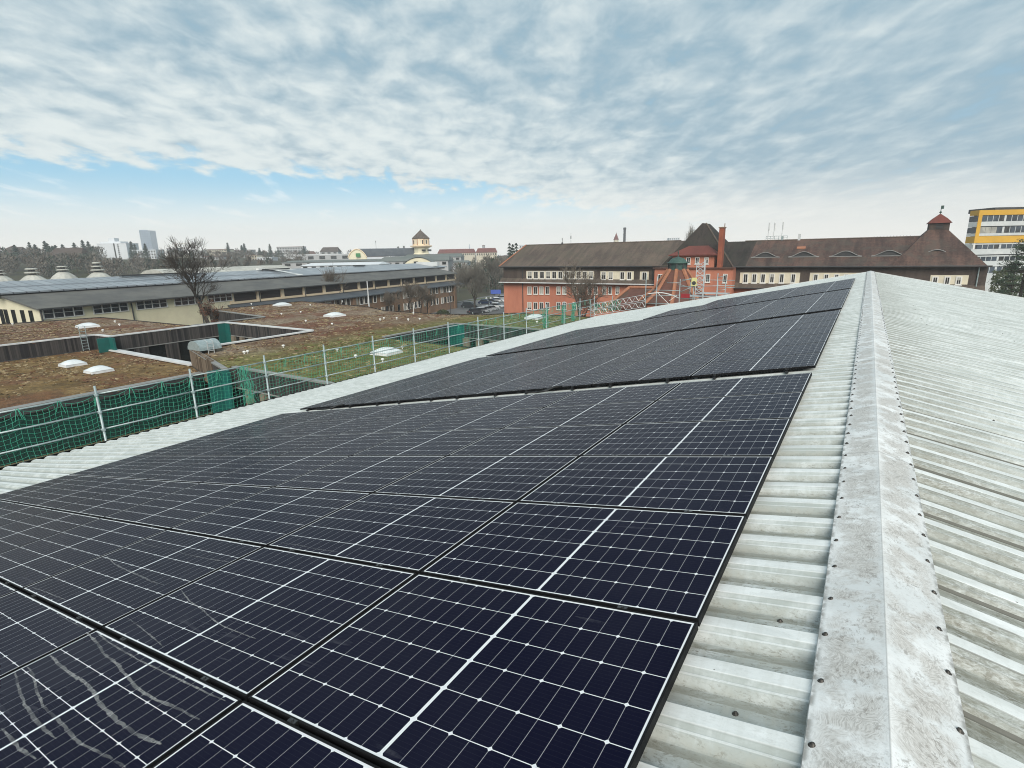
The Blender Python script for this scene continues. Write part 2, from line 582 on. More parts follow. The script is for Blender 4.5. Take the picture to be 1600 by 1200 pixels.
def mat_cap():
    """ridge capping with scaly scrubbed grime"""
    t = NT('scaly grey white ridge capping')
    P = t.coords('pos')
    x, y, z = t.xyz(P)
    # short curved brush marks: noise stretched along a direction that swings from place to place
    def brush(seed, cells, la, lb):
        wob = t.noise(t.comb(x, y, seed), 9.0, 2)
        vo = t.n('ShaderNodeTexVoronoi')
        t.L.new(t.comb(t.m('ADD', x, t.m('MULTIPLY', wob, 0.10)), t.m('ADD', t.m('MULTIPLY', y, 0.8), t.m('MULTIPLY', wob, 0.08)), seed), vo.inputs['Vector'])
        vo.inputs['Scale'].default_value = cells
        cr, cg, cb_ = t.xyz(vo.outputs['Color'])
        ang = t.m('ADD', t.m('MULTIPLY', cr, 6.283), t.m('MULTIPLY', wob, 1.6))
        ca, sa = t.m('COSINE', ang), t.m('SINE', ang)
        px, py, pz = t.xyz(vo.outputs['Position'])
        lx, ly = t.m('SUBTRACT', x, px), t.m('SUBTRACT', t.m('MULTIPLY', y, 0.8), py)
        a = t.m('ADD', t.m('MULTIPLY', lx, ca), t.m('MULTIPLY', ly, sa))
        b = t.m('SUBTRACT', t.m('MULTIPLY', ly, ca), t.m('MULTIPLY', lx, sa))
        return t.noise(t.comb(t.m('MULTIPLY', a, la), t.m('MULTIPLY', b, lb), t.m('MULTIPLY', cg, 40.0)), 1.0, 3, 0.6, 0.25)
    s1 = brush(1.0, 19.0, 42.0, 230.0)
    s2 = t.noise(t.scale(P, (1.0, 0.7, 1.0)), 40.0, 8, 0.85, 0.6)
    patch = t.mr(t.noise(P, 5.0, 5, 0.65), 0.40, 0.56)
    patch2 = t.mr(t.noise(t.comb(x, y, 4.0), 6.5, 4, 0.65), 0.42, 0.56)
    cen = t.mr(t.m('ABSOLUTE', t.m('SUBTRACT', t.m('ABSOLUTE', t.m('SUBTRACT', x, APX0)), 0.105)), 0.05, 0.12, 1.0, 0.2)
    base = t.mix(t.mr(t.noise(P, 1.8, 6, 0.6), 0.38, 0.62), (0.77, 0.775, 0.765), (0.62, 0.635, 0.63))
    scum = t.m('MULTIPLY', t.m('MULTIPLY', patch, cen), 0.75)
    spk = t.mr(t.noise(P, 75.0, 3, 0.6), 0.52, 0.62)
    base = t.mix(t.m('MULTIPLY', t.m('MULTIPLY', spk, t.mr(t.noise(P, 3.0, 4), 0.4, 0.6)), 0.35), base, (0.30, 0.29, 0.27))
    col = t.mix(scum, base, (0.49, 0.465, 0.43))
    d1 = t.m('MULTIPLY', t.m('MULTIPLY', t.mr(s1, 0.51, 0.57), t.m('MULTIPLY', patch, cen)), 0.34)
    d2 = t.m('MULTIPLY', t.m('MULTIPLY', t.mr(s2, 0.52, 0.58), t.m('MULTIPLY', patch2, cen)), 0.85)
    col = t.mix(d1, col, (0.21, 0.19, 0.165))
    col = t.mix(d2, col, (0.27, 0.25, 0.225))
    lite = t.m('MULTIPLY', t.m('MULTIPLY', t.mr(s1, 0.38, 0.44, 1.0, 0.0), patch), 0.25)
    col = t.mix(lite, col, (0.84, 0.84, 0.82))
    jt = t.m('ABSOLUTE', t.m('SUBTRACT', t.m('FRACT', t.m('DIVIDE', t.m('ADD', y, 1.32), 4.0)), 0.5))
    col = t.mix(t.m('MULTIPLY', t.m('LESS_THAN', jt, 0.0012), 0.85), col, (0.07, 0.068, 0.06))
    rim = t.mr(t.m('ABSOLUTE', t.m('SUBTRACT', x, APX0)), 0.203, 0.222)
    ctr = t.mr(t.m('ABSOLUTE', t.m('SUBTRACT', x, APX0)), 0.001, 0.004, 1.0, 0.0)
    col = t.mix(t.m('MULTIPLY', ctr, 0.4), col, (0.25, 0.25, 0.24))
    col = t.mix(t.m('MULTIPLY', t.m('MULTIPLY', rim, t.mr(t.noise(P, 16.0, 4), 0.4, 0.6)), 0.7), col, (0.15, 0.14, 0.12))
    t.set(col, 0.55, 0.0, 0.4)
    t.bump(t.m('ADD', s1, s2), 0.3, 0.003)
    return t.mat


def mat_tiles(name, c1, c2, moss=None, pitch=0.35, rough=0.85, streak=0.5, axis='x'):
    """tiled roof: fine courses, run-down streaks, moss patches"""
    t = NT(name)
    P = t.coords('pos')
    x, y, z = t.xyz(P)
    f = t.noise(t.scale(P, (1, 0.14, 0.14)), 0.95, 6, 0.65, 0.3)
    g = t.noise(P, 0.20, 4)
    h = t.noise(P, 3.5, 3)
    k = t.m('ADD', t.m('MULTIPLY', f, 0.5), t.m('ADD', t.m('MULTIPLY', g, 0.25), t.m('MULTIPLY', h, 0.25)))
    col = t.mix(t.mr(k, 0.40, 0.60), c1, c2)
    crs = t.m('LESS_THAN', t.m('FRACT', t.m('DIVIDE', z, pitch * 0.6)), 0.22)
    col = t.mix(t.m('MULTIPLY', crs, 0.28), col, tuple(q * 0.45 for q in c1))
    if moss:
        mm = t.mr(t.noise(P, 0.33, 6, 0.65, 0.6), 0.46, 0.62)
        col = t.mix(t.m('MULTIPLY', mm, 0.6), col, moss)
    t.set(col, rough, 0, 0.3)
    return t.mat


def mat_planks(name, c1, c2, pitch=0.14):
    """vertical weathered boards"""
    t = NT(name)
    P = t.coords('pos')
    x, y, z = t.xyz(P)
    q = t.m('DIVIDE', t.m('ADD', x, y), pitch)
    cell = t.m('FLOOR', q)
    wn = t.n('ShaderNodeTexWhiteNoise', noise_dimensions='1D')
    t.L.new(cell, wn.inputs['W'])
    f = t.noise(t.scale(P, (5, 5, 0.5)), 1.0, 5, 0.6)
    k = t.m('ADD', t.m('MULTIPLY', wn.outputs[0], 0.6), t.m('MULTIPLY', f, 0.4))
    col = t.mix(t.mr(k, 0.2, 0.8), c1, c2)
    jn = t.m('LESS_THAN', t.m('FRACT', q), 0.10)
    col = t.mix(t.m('MULTIPLY', jn, 0.7), col, (0.012, 0.011, 0.010))
    t.set(col, 0.85, 0, 0.25)
    return t.mat


def mat_sedum():
    """planted roof: brown and red stonecrop, straw-coloured patches, green grass nearer the white roof"""
    t = NT('sedum roof planting')
    P = t.coords('pos')
    x, y, z = t.xyz(P)
    a = t.noise(P, 0.12, 5, 0.62, 0.6)
    b = t.noise(t.scale(P, (1, 1.7, 1)), 0.42, 7, 0.70, 0.4)
    c = t.noise(P, 2.2, 6, 0.78)
    d = t.noise(P, 9.0, 3, 0.7)
    e = t.noise(t.comb(x, y, 7.0), 0.30, 6, 0.66, 0.5)
    col = t.mix(t.mr(b, 0.42, 0.58), (0.17, 0.098, 0.062), (0.255, 0.185, 0.125))
    col = t.mix(t.m('MULTIPLY', t.mr(a, 0.47, 0.57), 0.85), col, (0.185, 0.075, 0.050))
    straw = t.mr(t.noise(t.scale(P, (1.5, 1, 1)), 0.17, 6, 0.64, 0.8), 0.48, 0.60)
    col = t.mix(t.m('MULTIPLY', straw, 0.75), col, (0.34, 0.275, 0.205))
    col = t.mix(t.m('MULTIPLY', t.mr(e, 0.54, 0.66), 0.35), col, (0.16, 0.125, 0.05))
    # the fingers by the white roof are grassier
    gr = t.mr(t.m('ADD', x, t.m('MULTIPLY', t.m('SUBTRACT', a, 0.5), 9.0)), -38.0, -32.0)
    grs = t.mix(t.mr(b, 0.40, 0.60), (0.13, 0.155, 0.038), (0.235, 0.215, 0.08))
    grs = t.mix(t.m('MULTIPLY', t.mr(e, 0.50, 0.66), 0.6), grs, (0.19, 0.13, 0.065))
    col = t.mix(gr, col, grs)
    # the low roof on the left is mustard brown
    lowr = t.mr(z, 7.6, 7.9, 1.0, 0.0)
    low = t.mix(t.mr(b, 0.40, 0.60), (0.19, 0.118, 0.045), (0.275, 0.185, 0.085))
    low = t.mix(t.m('MULTIPLY', t.mr(a, 0.5, 0.60), 0.7), low, (0.185, 0.085, 0.052))
    low = t.mix(t.m('MULTIPLY', t.mr(e, 0.52, 0.64), 0.4), low, (0.15, 0.11, 0.045))
    col = t.mix(lowr, col, low)
    col = t.mix(t.mr(c, 0.42, 0.60, 0.0, 0.65), col, (0.070, 0.046, 0.030))
    col = t.mix(t.mr(d, 0.55, 0.72, 0.0, 0.35), col, (0.40, 0.33, 0.20))
    t.set(col, 0.95, 0, 0.1)
    t.bump(t.m('ADD', c, t.m('MULTIPLY', d, 0.6)), 0.8, 0.15)
    return t.mat


def mat_ground():
    t = NT('town ground')
    P = t.coords('pos')
    a = t.noise(P, 0.012, 6, 0.6)
    b = t.noise(P, 0.09, 6, 0.65)
    c = t.noise(P, 1.3, 4)
    col = t.mix(t.mr(a, 0.42, 0.58), (0.060, 0.066, 0.030), (0.085, 0.078, 0.060))
    col = t.mix(t.mr(b, 0.42, 0.60), col, (0.070, 0.062, 0.045))
    col = t.mix(t.m('MULTIPLY', c, 0.3), col, (0.03, 0.03, 0.02))
    t.set(col, 0.95, 0, 0.15)
    return t.mat


def mat_glass(name, c, rough=0.12, c2=None, sc=0.5):
    t = NT(name)
    f = t.noise(t.coords('pos'), sc, 2)
    t.set(t.mix(t.mr(f, 0.4, 0.6), c, c2 or tuple(q * 0.6 for q in c)), rough, 0, 0.5)
    return t.mat


ROOF_PHASE = 1.70
APX0 = 0.23
M = {}
M['panel'] = mat_panel()
M['frame'] = mat('black anodised frame', (0.008, 0.008, 0.009), (0.012, 0.012, 0.013), 3, 0.55, 0.0, spec=0.08)
M['clamp'] = mat('dark steel clamp', (0.05, 0.05, 0.055), (0.10, 0.10, 0.10), 30, 0.35, 0.8, kind='obj')
M['cable'] = mat('black cable', (0.01, 0.01, 0.011), (0.016, 0.016, 0.016), 20, 0.5)
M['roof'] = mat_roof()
M['cap'] = mat_cap()
M['screw'] = mat('oxidised screw and washer', (0.03, 0.028, 0.026), (0.10, 0.09, 0.08), 90, 0.5, 0.5)
M['streak'] = None
M['galv'] = mat('galvanised steel tube', (0.38, 0.44, 0.44), (0.28, 0.34, 0.34), 5, 0.45, 0.35)
M['alu'] = mat('bright aluminium', (0.60, 0.61, 0.61), (0.48, 0.50, 0.50), 4, 0.4, 0.4)
M['net'] = mat('green netting cord', (0.032, 0.27, 0.17), (0.065, 0.34, 0.235), 3, 0.7)
M['deck'] = mat('scaffold planks', (0.30, 0.25, 0.18), (0.22, 0.19, 0.15), 3, 0.85)
M['red'] = mat('red plastic', (0.30, 0.025, 0.03), (0.24, 0.02, 0.025), 4, 0.5)
M['yellow_sign'] = mat('pale yellow sign', (0.62, 0.58, 0.24), (0.55, 0.52, 0.24), 4, 0.6)
M['sedum'] = mat_sedum()
M['teal_dark'] = mat('dark green glazed wall', (0.006, 0.045, 0.036), (0.010, 0.030, 0.026), 0.8, 0.4)
M['sed_a'] = mat('russet stonecrop', (0.16, 0.075, 0.045), (0.11, 0.05, 0.035), 2, 0.95)
M['sed_b'] = mat('straw stems', (0.36, 0.29, 0.18), (0.28, 0.22, 0.13), 2, 0.95)
M['sed_c'] = mat('brown stonecrop', (0.10, 0.07, 0.035), (0.14, 0.10, 0.05), 2, 0.95)
M['wood_dark'] = mat_planks('dark weathered boards', (0.022, 0.021, 0.022), (0.075, 0.066, 0.062))
M['wood'] = mat_planks('brown weathered boards', (0.085, 0.058, 0.038), (0.20, 0.15, 0.105), 0.18)
M['coping'] = mat('pale metal coping', (0.66, 0.66, 0.65), (0.52, 0.52, 0.52), 0.8, 0.5)
M['coping_grey'] = mat('grey metal coping', (0.27, 0.265, 0.25), (0.20, 0.20, 0.19), 0.8, 0.6)
M['teal'] = mat('teal painted panel', (0.009, 0.115, 0.100), (0.012, 0.090, 0.080), 0.9, 0.5)
M['dark_glass'] = mat_glass('dark window band', (0.012, 0.015, 0.017))
M['pier'] = mat('pale timber pier', (0.23, 0.19, 0.14), (0.17, 0.14, 0.105), 1.5, 0.85)
M['pier_red'] = mat('red brown pier', (0.15, 0.045, 0.035), (0.20, 0.07, 0.05), 1.5, 0.85)
M['acrylic'] = mat('milky acrylic dome', (0.72, 0.74, 0.74), (0.60, 0.63, 0.63), 0.9, 0.25)
M['white'] = mat('white paint', (0.78, 0.77, 0.74), (0.66, 0.65, 0.62), 0.7, 0.6)
M['cream'] = mat('cream render', (0.77, 0.70, 0.49), (0.69, 0.62, 0.44), 0.30, 0.9, bump=0.1)
M['cream_light'] = mat('pale cream render', (0.74, 0.68, 0.50), (0.65, 0.60, 0.44), 0.3, 0.9)
M['roof_grey'] = mat('grey bitumen roof', (0.085, 0.085, 0.082), (0.135, 0.132, 0.12), 0.22, 0.85, stretch=(1, 1, 4), detail=7)
M['roof_blue'] = mat('blue grey eave roof', (0.055, 0.066, 0.080), (0.085, 0.095, 0.105), 0.3, 0.7)
M['lead'] = mat('dark gutter metal', (0.035, 0.036, 0.038), (0.055, 0.055, 0.055), 1, 0.6)
M['louvre'] = mat('dark brown louvres', (0.030, 0.022, 0.020), (0.048, 0.036, 0.032), 0.6, 0.7, stretch=(0.2, 0.2, 6))
M['brick_brown'] = mat('brown brick', (0.25, 0.155, 0.095), (0.19, 0.12, 0.08), 0.7, 0.9)
M['plaster'] = mat('salmon orange render', (0.48, 0.185, 0.115), (0.39, 0.143, 0.090), 0.30, 0.92, stretch=(1, 1, .35), bump=0.05, detail=7)
M['slate'] = mat_tiles('brown slate cladding', (0.060, 0.044, 0.037), (0.092, 0.070, 0.058), None, 0.3)
M['tile_brown'] = mat_tiles('grey brown roof tiles', (0.072, 0.055, 0.046), (0.135, 0.102, 0.080), (0.088, 0.076, 0.056))
M['tile_rust'] = mat_tiles('rust brown roof tiles', (0.048, 0.031, 0.027), (0.125, 0.074, 0.058), (0.075, 0.066, 0.054))
M['tile_black'] = mat_tiles('blackened mossy tiles', (0.020, 0.017, 0.015), (0.050, 0.040, 0.034), (0.036, 0.035, 0.026))
M['tile_red'] = mat_tiles('red roof tiles', (0.165, 0.050, 0.038), (0.12, 0.040, 0.032), None)
M['tile_dull'] = mat_tiles('dull red tiles', (0.145, 0.062, 0.045), (0.105, 0.052, 0.042), (0.06, 0.055, 0.04))
M['ridge_tile'] = mat('orange ridge tile', (0.36, 0.155, 0.085), (0.28, 0.12, 0.07), 1.5, 0.85)
M['brick_red'] = mat('red brick', (0.30, 0.092, 0.050), (0.22, 0.07, 0.042), 0.8, 0.9)
M['copper'] = mat('green copper', (0.052, 0.105, 0.085), (0.030, 0.062, 0.055), 0.9, 0.6)
M['win_frame'] = mat('white window frame', (0.74, 0.72, 0.68), (0.64, 0.62, 0.58), 0.8, 0.6)
M['win_cream'] = mat('cream window surround', (0.70, 0.63, 0.48), (0.60, 0.54, 0.42), 0.6, 0.7)
M['win_pane'] = mat_glass('window pane', (0.018, 0.018, 0.018), 0.1, (0.05, 0.048, 0.044), 0.9)
M['win_pale'] = mat_glass('window with pale blind', (0.40, 0.38, 0.33), 0.4, (0.28, 0.27, 0.24))
M['win_grid'] = None
M['yellow'] = mat('golden yellow panel', (0.66, 0.37, 0.035), (0.56, 0.31, 0.03), 0.15, 0.6)
M['pane_blue'] = mat_glass('blue grey office glass', (0.055, 0.070, 0.090), 0.08, (0.025, 0.03, 0.036), 0.25)
M['spandrel'] = mat('pale grey spandrel', (0.58, 0.59, 0.58), (0.48, 0.50, 0.50), 0.3, 0.6)
M['asphalt'] = mat('asphalt', (0.11, 0.11, 0.112), (0.15, 0.15, 0.15), 0.6, 0.9)
M['paving'] = mat('pale paving', (0.25, 0.24, 0.22), (0.20, 0.19, 0.18), 0.7, 0.9)
M['grass'] = mat('short grass', (0.052, 0.085, 0.020), (0.090, 0.100, 0.035), 0.5, 0.95)
M['lawn'] = mat('olive courtyard lawn', (0.085, 0.088, 0.032), (0.15, 0.12, 0.06), 0.4, 0.95, detail=7)
M['ground'] = mat_ground()
M['bark'] = mat('dark bark', (0.034, 0.027, 0.022), (0.060, 0.050, 0.042), 2.5, 0.95)
M['twig'] = mat('brown twigs', (0.10, 0.082, 0.064), (0.16, 0.132, 0.104), 0.7, 0.95)
M['twig_grey'] = mat('grey brown twigs', (0.11, 0.10, 0.085), (0.17, 0.155, 0.13), 0.4, 0.95)
M['deadleaf'] = mat('russet dead leaves', (0.16, 0.065, 0.035), (0.10, 0.045, 0.028), 2, 0.9)
M['conifer'] = mat('dark conifer needles', (0.026, 0.042, 0.028), (0.050, 0.070, 0.045), 0.6, 0.95)
M['pine'] = mat('pine needles', (0.022, 0.044, 0.022), (0.045, 0.070, 0.035), 0.9, 0.95)
M['hedge'] = mat('evergreen shrub', (0.035, 0.048, 0.020), (0.06, 0.065, 0.03), 0.8, 0.95)
M['stone_white'] = mat('weathered pale concrete', (0.50, 0.49, 0.44), (0.36, 0.355, 0.32), 0.35, 0.85)
M['tower_cream'] = mat('warm cream masonry', (0.78, 0.62, 0.43), (0.68, 0.54, 0.37), 0.2, 0.85)
M['block_white'] = mat('white apartment render', (0.62, 0.64, 0.66), (0.54, 0.56, 0.58), 0.05, 0.85)
M['block_grey'] = mat('grey apartment render', (0.42, 0.42, 0.42), (0.34, 0.34, 0.34), 0.06, 0.85)
M['block_cream'] = mat('cream apartment render', (0.58, 0.52, 0.40), (0.50, 0.45, 0.36), 0.06, 0.85)
M['skyscraper'] = mat_glass('blue office tower glass', (0.16, 0.22, 0.30), 0.25, (0.22, 0.28, 0.36), 0.05)
M['roof_pale'] = mat('pale sheet roof', (0.70, 0.71, 0.72), (0.58, 0.60, 0.62), 0.1, 0.6)
M['roof_green'] = mat('grey green sheet roof', (0.115, 0.130, 0.118), (0.16, 0.165, 0.15), 0.10, 0.7)
M['green_sign'] = mat('green sign', (0.03, 0.20, 0.06), (0.025, 0.17, 0.05), 1, 0.5)
M['blue_sign'] = mat('blue sign', (0.05, 0.10, 0.40), (0.05, 0.09, 0.34), 1, 0.5)
M['tyre'] = mat('rubber tyre', (0.012, 0.012, 0.012), (0.02, 0.02, 0.02), 4, 0.9)
M['car_glass'] = mat_glass('car glass', (0.02, 0.024, 0.028), 0.05)
M['lamp_glass'] = mat('lamp lens', (0.65, 0.65, 0.62), (0.5, 0.5, 0.5), 5, 0.2)
for nm, c in dict(black=(0.012, 0.012, 0.014), white=(0.72, 0.73, 0.74), silver=(0.42, 0.44, 0.46), blue=(0.025, 0.04, 0.085), graphite=(0.045, 0.048, 0.055), green=(0.02, 0.045, 0.035)).items():
    M['car_' + nm] = mat('car paint ' + nm, c, tuple(q * 0.85 for q in c), 1.5, 0.28, 0.15)


def mat_paned():
    """multi-paned steel window: thin pale glazing bars over dark glass (bars on a 0.35 m grid)"""
    t = NT('small paned steel glazing')
    P = t.coords('pos')
    x, y, z = t.xyz(P)
    s = t.m('ADD', t.m('MULTIPLY', x, -0.1668), t.m('MULTIPLY', y, 0.986))
    bx = t.m('LESS_THAN', t.m('FRACT', t.m('DIVIDE', s, 0.27)), 0.14)
    bz = t.m('LESS_THAN', t.m('FRACT', t.m('DIVIDE', z, 0.28)), 0.14)
    f = t.noise(P, 0.9, 3)
    g = t.mix(t.mr(f, 0.4, 0.6), (0.014, 0.017, 0.022), (0.035, 0.04, 0.046))
    t.set(t.mix(t.m('MULTIPLY', t.m('MAXIMUM', bx, bz), 0.5), g, (0.10, 0.105, 0.105)), 0.2, 0, 0.5)
    return t.mat


def mat_skyroof():
    """glazed roof: blue-grey panes with darker bars in two rows"""
    t = NT('old patent glazing roof')
    P = t.coords('pos')
    x, y, z = t.xyz(P)
    s = t.m('ADD', t.m('MULTIPLY', x, -0.1668), t.m('MULTIPLY', y, 0.986))
    q = t.m('DIVIDE', s, 1.35)
    wn = t.n('ShaderNodeTexWhiteNoise', noise_dimensions='2D')
    t.L.new(t.comb(t.m('FLOOR', q), t.m('FLOOR', t.m('DIVIDE', z, 0.55)), 0.0), wn.inputs['Vector'])
    bar = t.m('LESS_THAN', t.m('FRACT', q), 0.13)
    barz = t.m('LESS_THAN', t.m('ABSOLUTE', t.m('SUBTRACT', z, 11.55)), 0.06)
    col = t.mix(wn.outputs[0], (0.20, 0.225, 0.25), (0.29, 0.315, 0.335))
    col = t.mix(t.m('MULTIPLY', t.mr(t.noise(P, 0.15, 5), 0.4, 0.62), 0.5), col, (0.16, 0.175, 0.19))
    # the far two thirds are sheet, not glass
    col = t.mix(t.m('MULTIPLY', t.m('MAXIMUM', bar, barz), t.mr(y, 60.0, 74.0, 0.85, 0.12)), col, (0.06, 0.062, 0.075))
    t.set(col, 0.35, 0, 0.5)
    return t.mat


M['win_grid'] = mat_paned()
M['skyroof'] = mat_skyroof()


def mat_streak():
    t = NT('dried water marks')
    P = t.coords('pos')
    f = t.noise(P, 42.0, 4, 0.7)
    g = t.noise(P, 5.0, 3)
    a = t.m('MULTIPLY', t.mr(f, 0.30, 0.58, 0.35, 1.0), t.mr(g, 0.30, 0.6, 0.10, 0.46))
    t.set((0.46, 0.46, 0.45), 0.9, 0, 0.2)
    tr = t.n('ShaderNodeBsdfTransparent')
    mx = t.n('ShaderNodeMixShader')
    t.L.new(a, mx.inputs[0])
    t.L.new(tr.outputs[0], mx.inputs[1])
    t.L.new(t.b.outputs[0], mx.inputs[2])
    t.L.new(mx.outputs[0], t.out.inputs[0])
    return t.mat


M['streak'] = mat_streak()
# ---------------------------------------------------------------- the white corrugated roof we stand on
TAN = 0.19708
TH = math.atan(TAN)
APX, APZ = APX0, CAMZ - 1.5495
EAVE_L, EAVE_R = -18.65, 19.1
ROOF_Y0, ROOF_Y1 = -2.5, 41.25


def roof_z(x):
    return APZ - abs(x - APX) * TAN


roof_t = thing('corrugated_roof_hall', 'long industrial hall with a low white corrugated gable roof carrying the solar panels', 'industrial hall', (0, 20, 0))
prof = [(-0.032, 0.0), (0.034, 0.0), (0.040, -0.004), (0.084, -0.050), (0.190, -0.050), (0.197, -0.046), (0.219, -0.018), (0.225, -0.015), (0.236, -0.0135), (0.2565, -0.002), (0.2625, 0.0)]
ys = []
k = 0
while True:
    y0 = ROOF_PHASE + 0.2945 * (k - 15)
    for dy, dz in prof[:-1]:
        ys.append((y0 + dy, dz))
    k += 1
    if y0 > ROOF_Y1:
        break
ys = [q for q in ys if ROOF_Y0 <= q[0] <= ROOF_Y1]
ROWN = Vector((-math.sin(TH), 0, math.cos(TH)))
for side, xe in (('left', EAVE_L), ('right', EAVE_R)):
    b = MB()
    rows = []
    # the sheets are long and not quite straight: a very slight waviness
    nx = 26
    for i in range(nx + 1):
        x = APX + (xe - APX) * i / nx
        rows.append([(x, y, roof_z(x) + dz + 0.006 * math.sin(x * 0.9 + y * 0.23) * min(1, i / 6)) for y, dz in ys])
    b.grid(rows)
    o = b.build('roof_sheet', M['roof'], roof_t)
    sd = o.modifiers.new('thick', 'SOLIDIFY')
    sd.thickness = 0.012
    sd.offset = -1
# ridge capping in lengths, each lapping the next
CAPW = 0.222
segs = [(-2.4, 0.62), (0.62, 4.62), (4.62, 8.62), (8.62, 12.62), (12.62, 16.62), (16.62, 20.62), (20.62, 24.62), (24.62, 28.62), (28.62, 32.62), (32.62, 36.62), (36.62, 41.3)]
caps = []
for i, (y0, y1) in enumerate(segs):
    b = MB()
    up = 0.004 * (i % 2)
    rows = []
    for y in (y0, y1 + 0.06):
        r = []
        for dx, dz in ((-CAPW - 0.002, -CAPW * TAN - 0.004), (-CAPW, -CAPW * TAN + 0.014), (-0.016, 0.030), (0.0, 0.036), (0.016, 0.030), (CAPW, -CAPW * TAN + 0.014), (CAPW + 0.002, -CAPW * TAN - 0.004)):
            r.append((APX + dx, y, APZ + dz + up))
        rows.append(r)
    b.grid(rows)
    o = b.build('ridge_cap', M['cap'], roof_t)
    sd = o.modifiers.new('thick', 'SOLIDIFY')
    sd.thickness = 0.003
    sd.offset = 1
    caps.append(o)


def screw_mb(x, y, z, sc=1.0):
    b = MB()
    tz = (x - APX)
    s = -TAN if tz > 0 else TAN
    rows = []
    for r, h in ((0.0138, 0.001), (0.0132, 0.004), (0.0078, 0.006), (0.0072, 0.012), (0.0035, 0.014), (0.0001, 0.0145)):
        rows.append([(x + sc * r * math.cos(t), y + sc * r * math.sin(t), z + sc * h + s * sc * r * math.cos(t)) for t in [2 * math.pi * k / 10 for k in range(10)]])
    b.grid(rows, close=True)
    return b


rest = MB()
rnd = random.Random(3)
nsc = 0
for k in range(-6, 134):
    y = ROOF_PHASE + 0.2945 * k
    if y > 41.1 or y < ROOF_Y0 + .1:
        continue
    for sx in (-1, 1):
        x = APX + sx * (CAPW - 0.022) + rnd.uniform(-0.006, 0.006)
        yy = y + rnd.uniform(-0.012, 0.012)
        z = APZ - abs(x - APX) * TAN + 0.018
        s = screw_mb(x, yy, z)
        if 1.2 < y < 14:
            ci = [i for i, (a, c) in enumerate(segs) if a <= y < c][0]
            s.build('screw', M['screw'], caps[ci], smooth=True)
            nsc += 1
        else:
            q = len(rest.v)
            rest.v += s.v
            rest.f += [tuple(a + q for a in f) for f in s.f]
            rest.m += s.m
o = rest.build('screws', M['screw'], roof_t)
o['kind'] = 'stuff'
# sheet screws on the slopes
rest = MB()
spots = []
for k in range(-4, 134, 1):
    y = ROOF_PHASE + 0.2945 * k
    for x in (1.3, 2.9, 5.2, 7.6):
        if (k + int(x * 2)) % 4 == 0 and rnd.random() < 0.6:
            spots.append((x + rnd.uniform(-0.05, 0.05), y + rnd.uniform(-.01, .01), 0.0))
    if k % 2 == 0 and k < 30 and rnd.random() < 0.55:
        spots.append((-0.10 + rnd.uniform(-0.13, 0.04), y + 0.14 + rnd.uniform(-.03, .03), -0.05))
for x, y, dz in spots:
    s = screw_mb(x, y, roof_z(x) + dz, 0.85)
    if 1.3 < y < 9.0 and x < 5:
        s.build('screw', M['screw'], roof_t, smooth=True)
    else:
        q = len(rest.v)
        rest.v += s.v
        rest.f += [tuple(a + q for a in f) for f in s.f]
        rest.m += s.m
o = rest.build('sheet_screws', M['screw'], roof_t)
o['kind'] = 'stuff'
# walls and gable of the hall under the roof
b = MB()
xl, xr, y0, y1 = EAVE_L + 0.45, EAVE_R - 0.45, ROOF_Y0 + 0.3, ROOF_Y1 - 0.35
zl = roof_z(xl) - 0.08
rows = [[(xl, y, 0) for y in (y0, y1)], [(xl, y, zl) for y in (y0, y1)]]
b.grid(rows)
b.grid([[(xr, y, 0) for y in (y0, y1)], [(xr, y, zl) for y in (y0, y1)]])
for y in (y0, y1):
    b.face([(xl, y, 0), (xr, y, 0), (xr, y, zl), (APX, y, APZ - 0.1), (xl, y, zl)])
b.build('wall', M['cream_light'], roof_t)
b = MB()
b.grid([[(EAVE_L - 0.16 * math.sin(t), y, roof_z(EAVE_L) - 0.10 - 0.09 * math.cos(t) + 0.02) for y in (ROOF_Y0, ROOF_Y1)] for t in [math.pi * q / 6 - 0.1 for q in range(7)]])
g = b.build('gutter', M['lead'], roof_t)
b = MB()
for s, xe in ((-1, EAVE_L), (1, EAVE_R)):
    b.hexa([(xe, ROOF_Y1, roof_z(xe) - 0.16), (xe, ROOF_Y1 + 0.03, roof_z(xe) - 0.16), (APX, ROOF_Y1 + 0.03, APZ - 0.16), (APX, ROOF_Y1, APZ - 0.16),
            (xe, ROOF_Y1, roof_z(xe) + 0.012), (xe, ROOF_Y1 + 0.03, roof_z(xe) + 0.012), (APX, ROOF_Y1 + 0.03, APZ + 0.012), (APX, ROOF_Y1, APZ + 0.012)])
b.build('verge_board', M['white'], roof_t)

# ---------------------------------------------------------------- solar panels
PO = Vector((-0.453, 2.17396, CAMZ - 1.60882))   # ridge-side corner of the nearest row line, top surface
PXS, PYS = 1.742, 1.154
LU, LV = 1.722, 1.134
ORD = ['first', 'second', 'third', 'fourth', 'fifth', 'sixth', 'seventh']


def panel_parts(parent):
    lip, hgt = 0.010, 0.035
    b = MB()
    for x0, x1, y0, y1 in ((-LU, 0, 0, lip), (-LU, 0, LV - lip, LV), (-LU, -LU + lip, lip, LV - lip), (-lip, 0, lip, LV - lip)):
        b.box(x0, y0, -hgt, x1, y1, 0.0)
    f = b.build('frame', M['frame'], parent, org=(0, 0, 0))
    b = MB()
    b.box(-LU + lip, lip, -0.012, -lip, LV - lip, -0.0015)
    gl = b.build('cell_face', M['panel'], parent, org=(0, 0, 0))
    return f, gl


def clamp_mb(x, y):
    b = MB()
    b.box(x - 0.025, y - 0.019, -0.03, x + 0.025, y + 0.001, 0.0025)
    b.lathe((x, y - 0.009, 0.0025), [(0.007, 0), (0.007, 0.005), (0.005, 0.006)], 8)
    return b


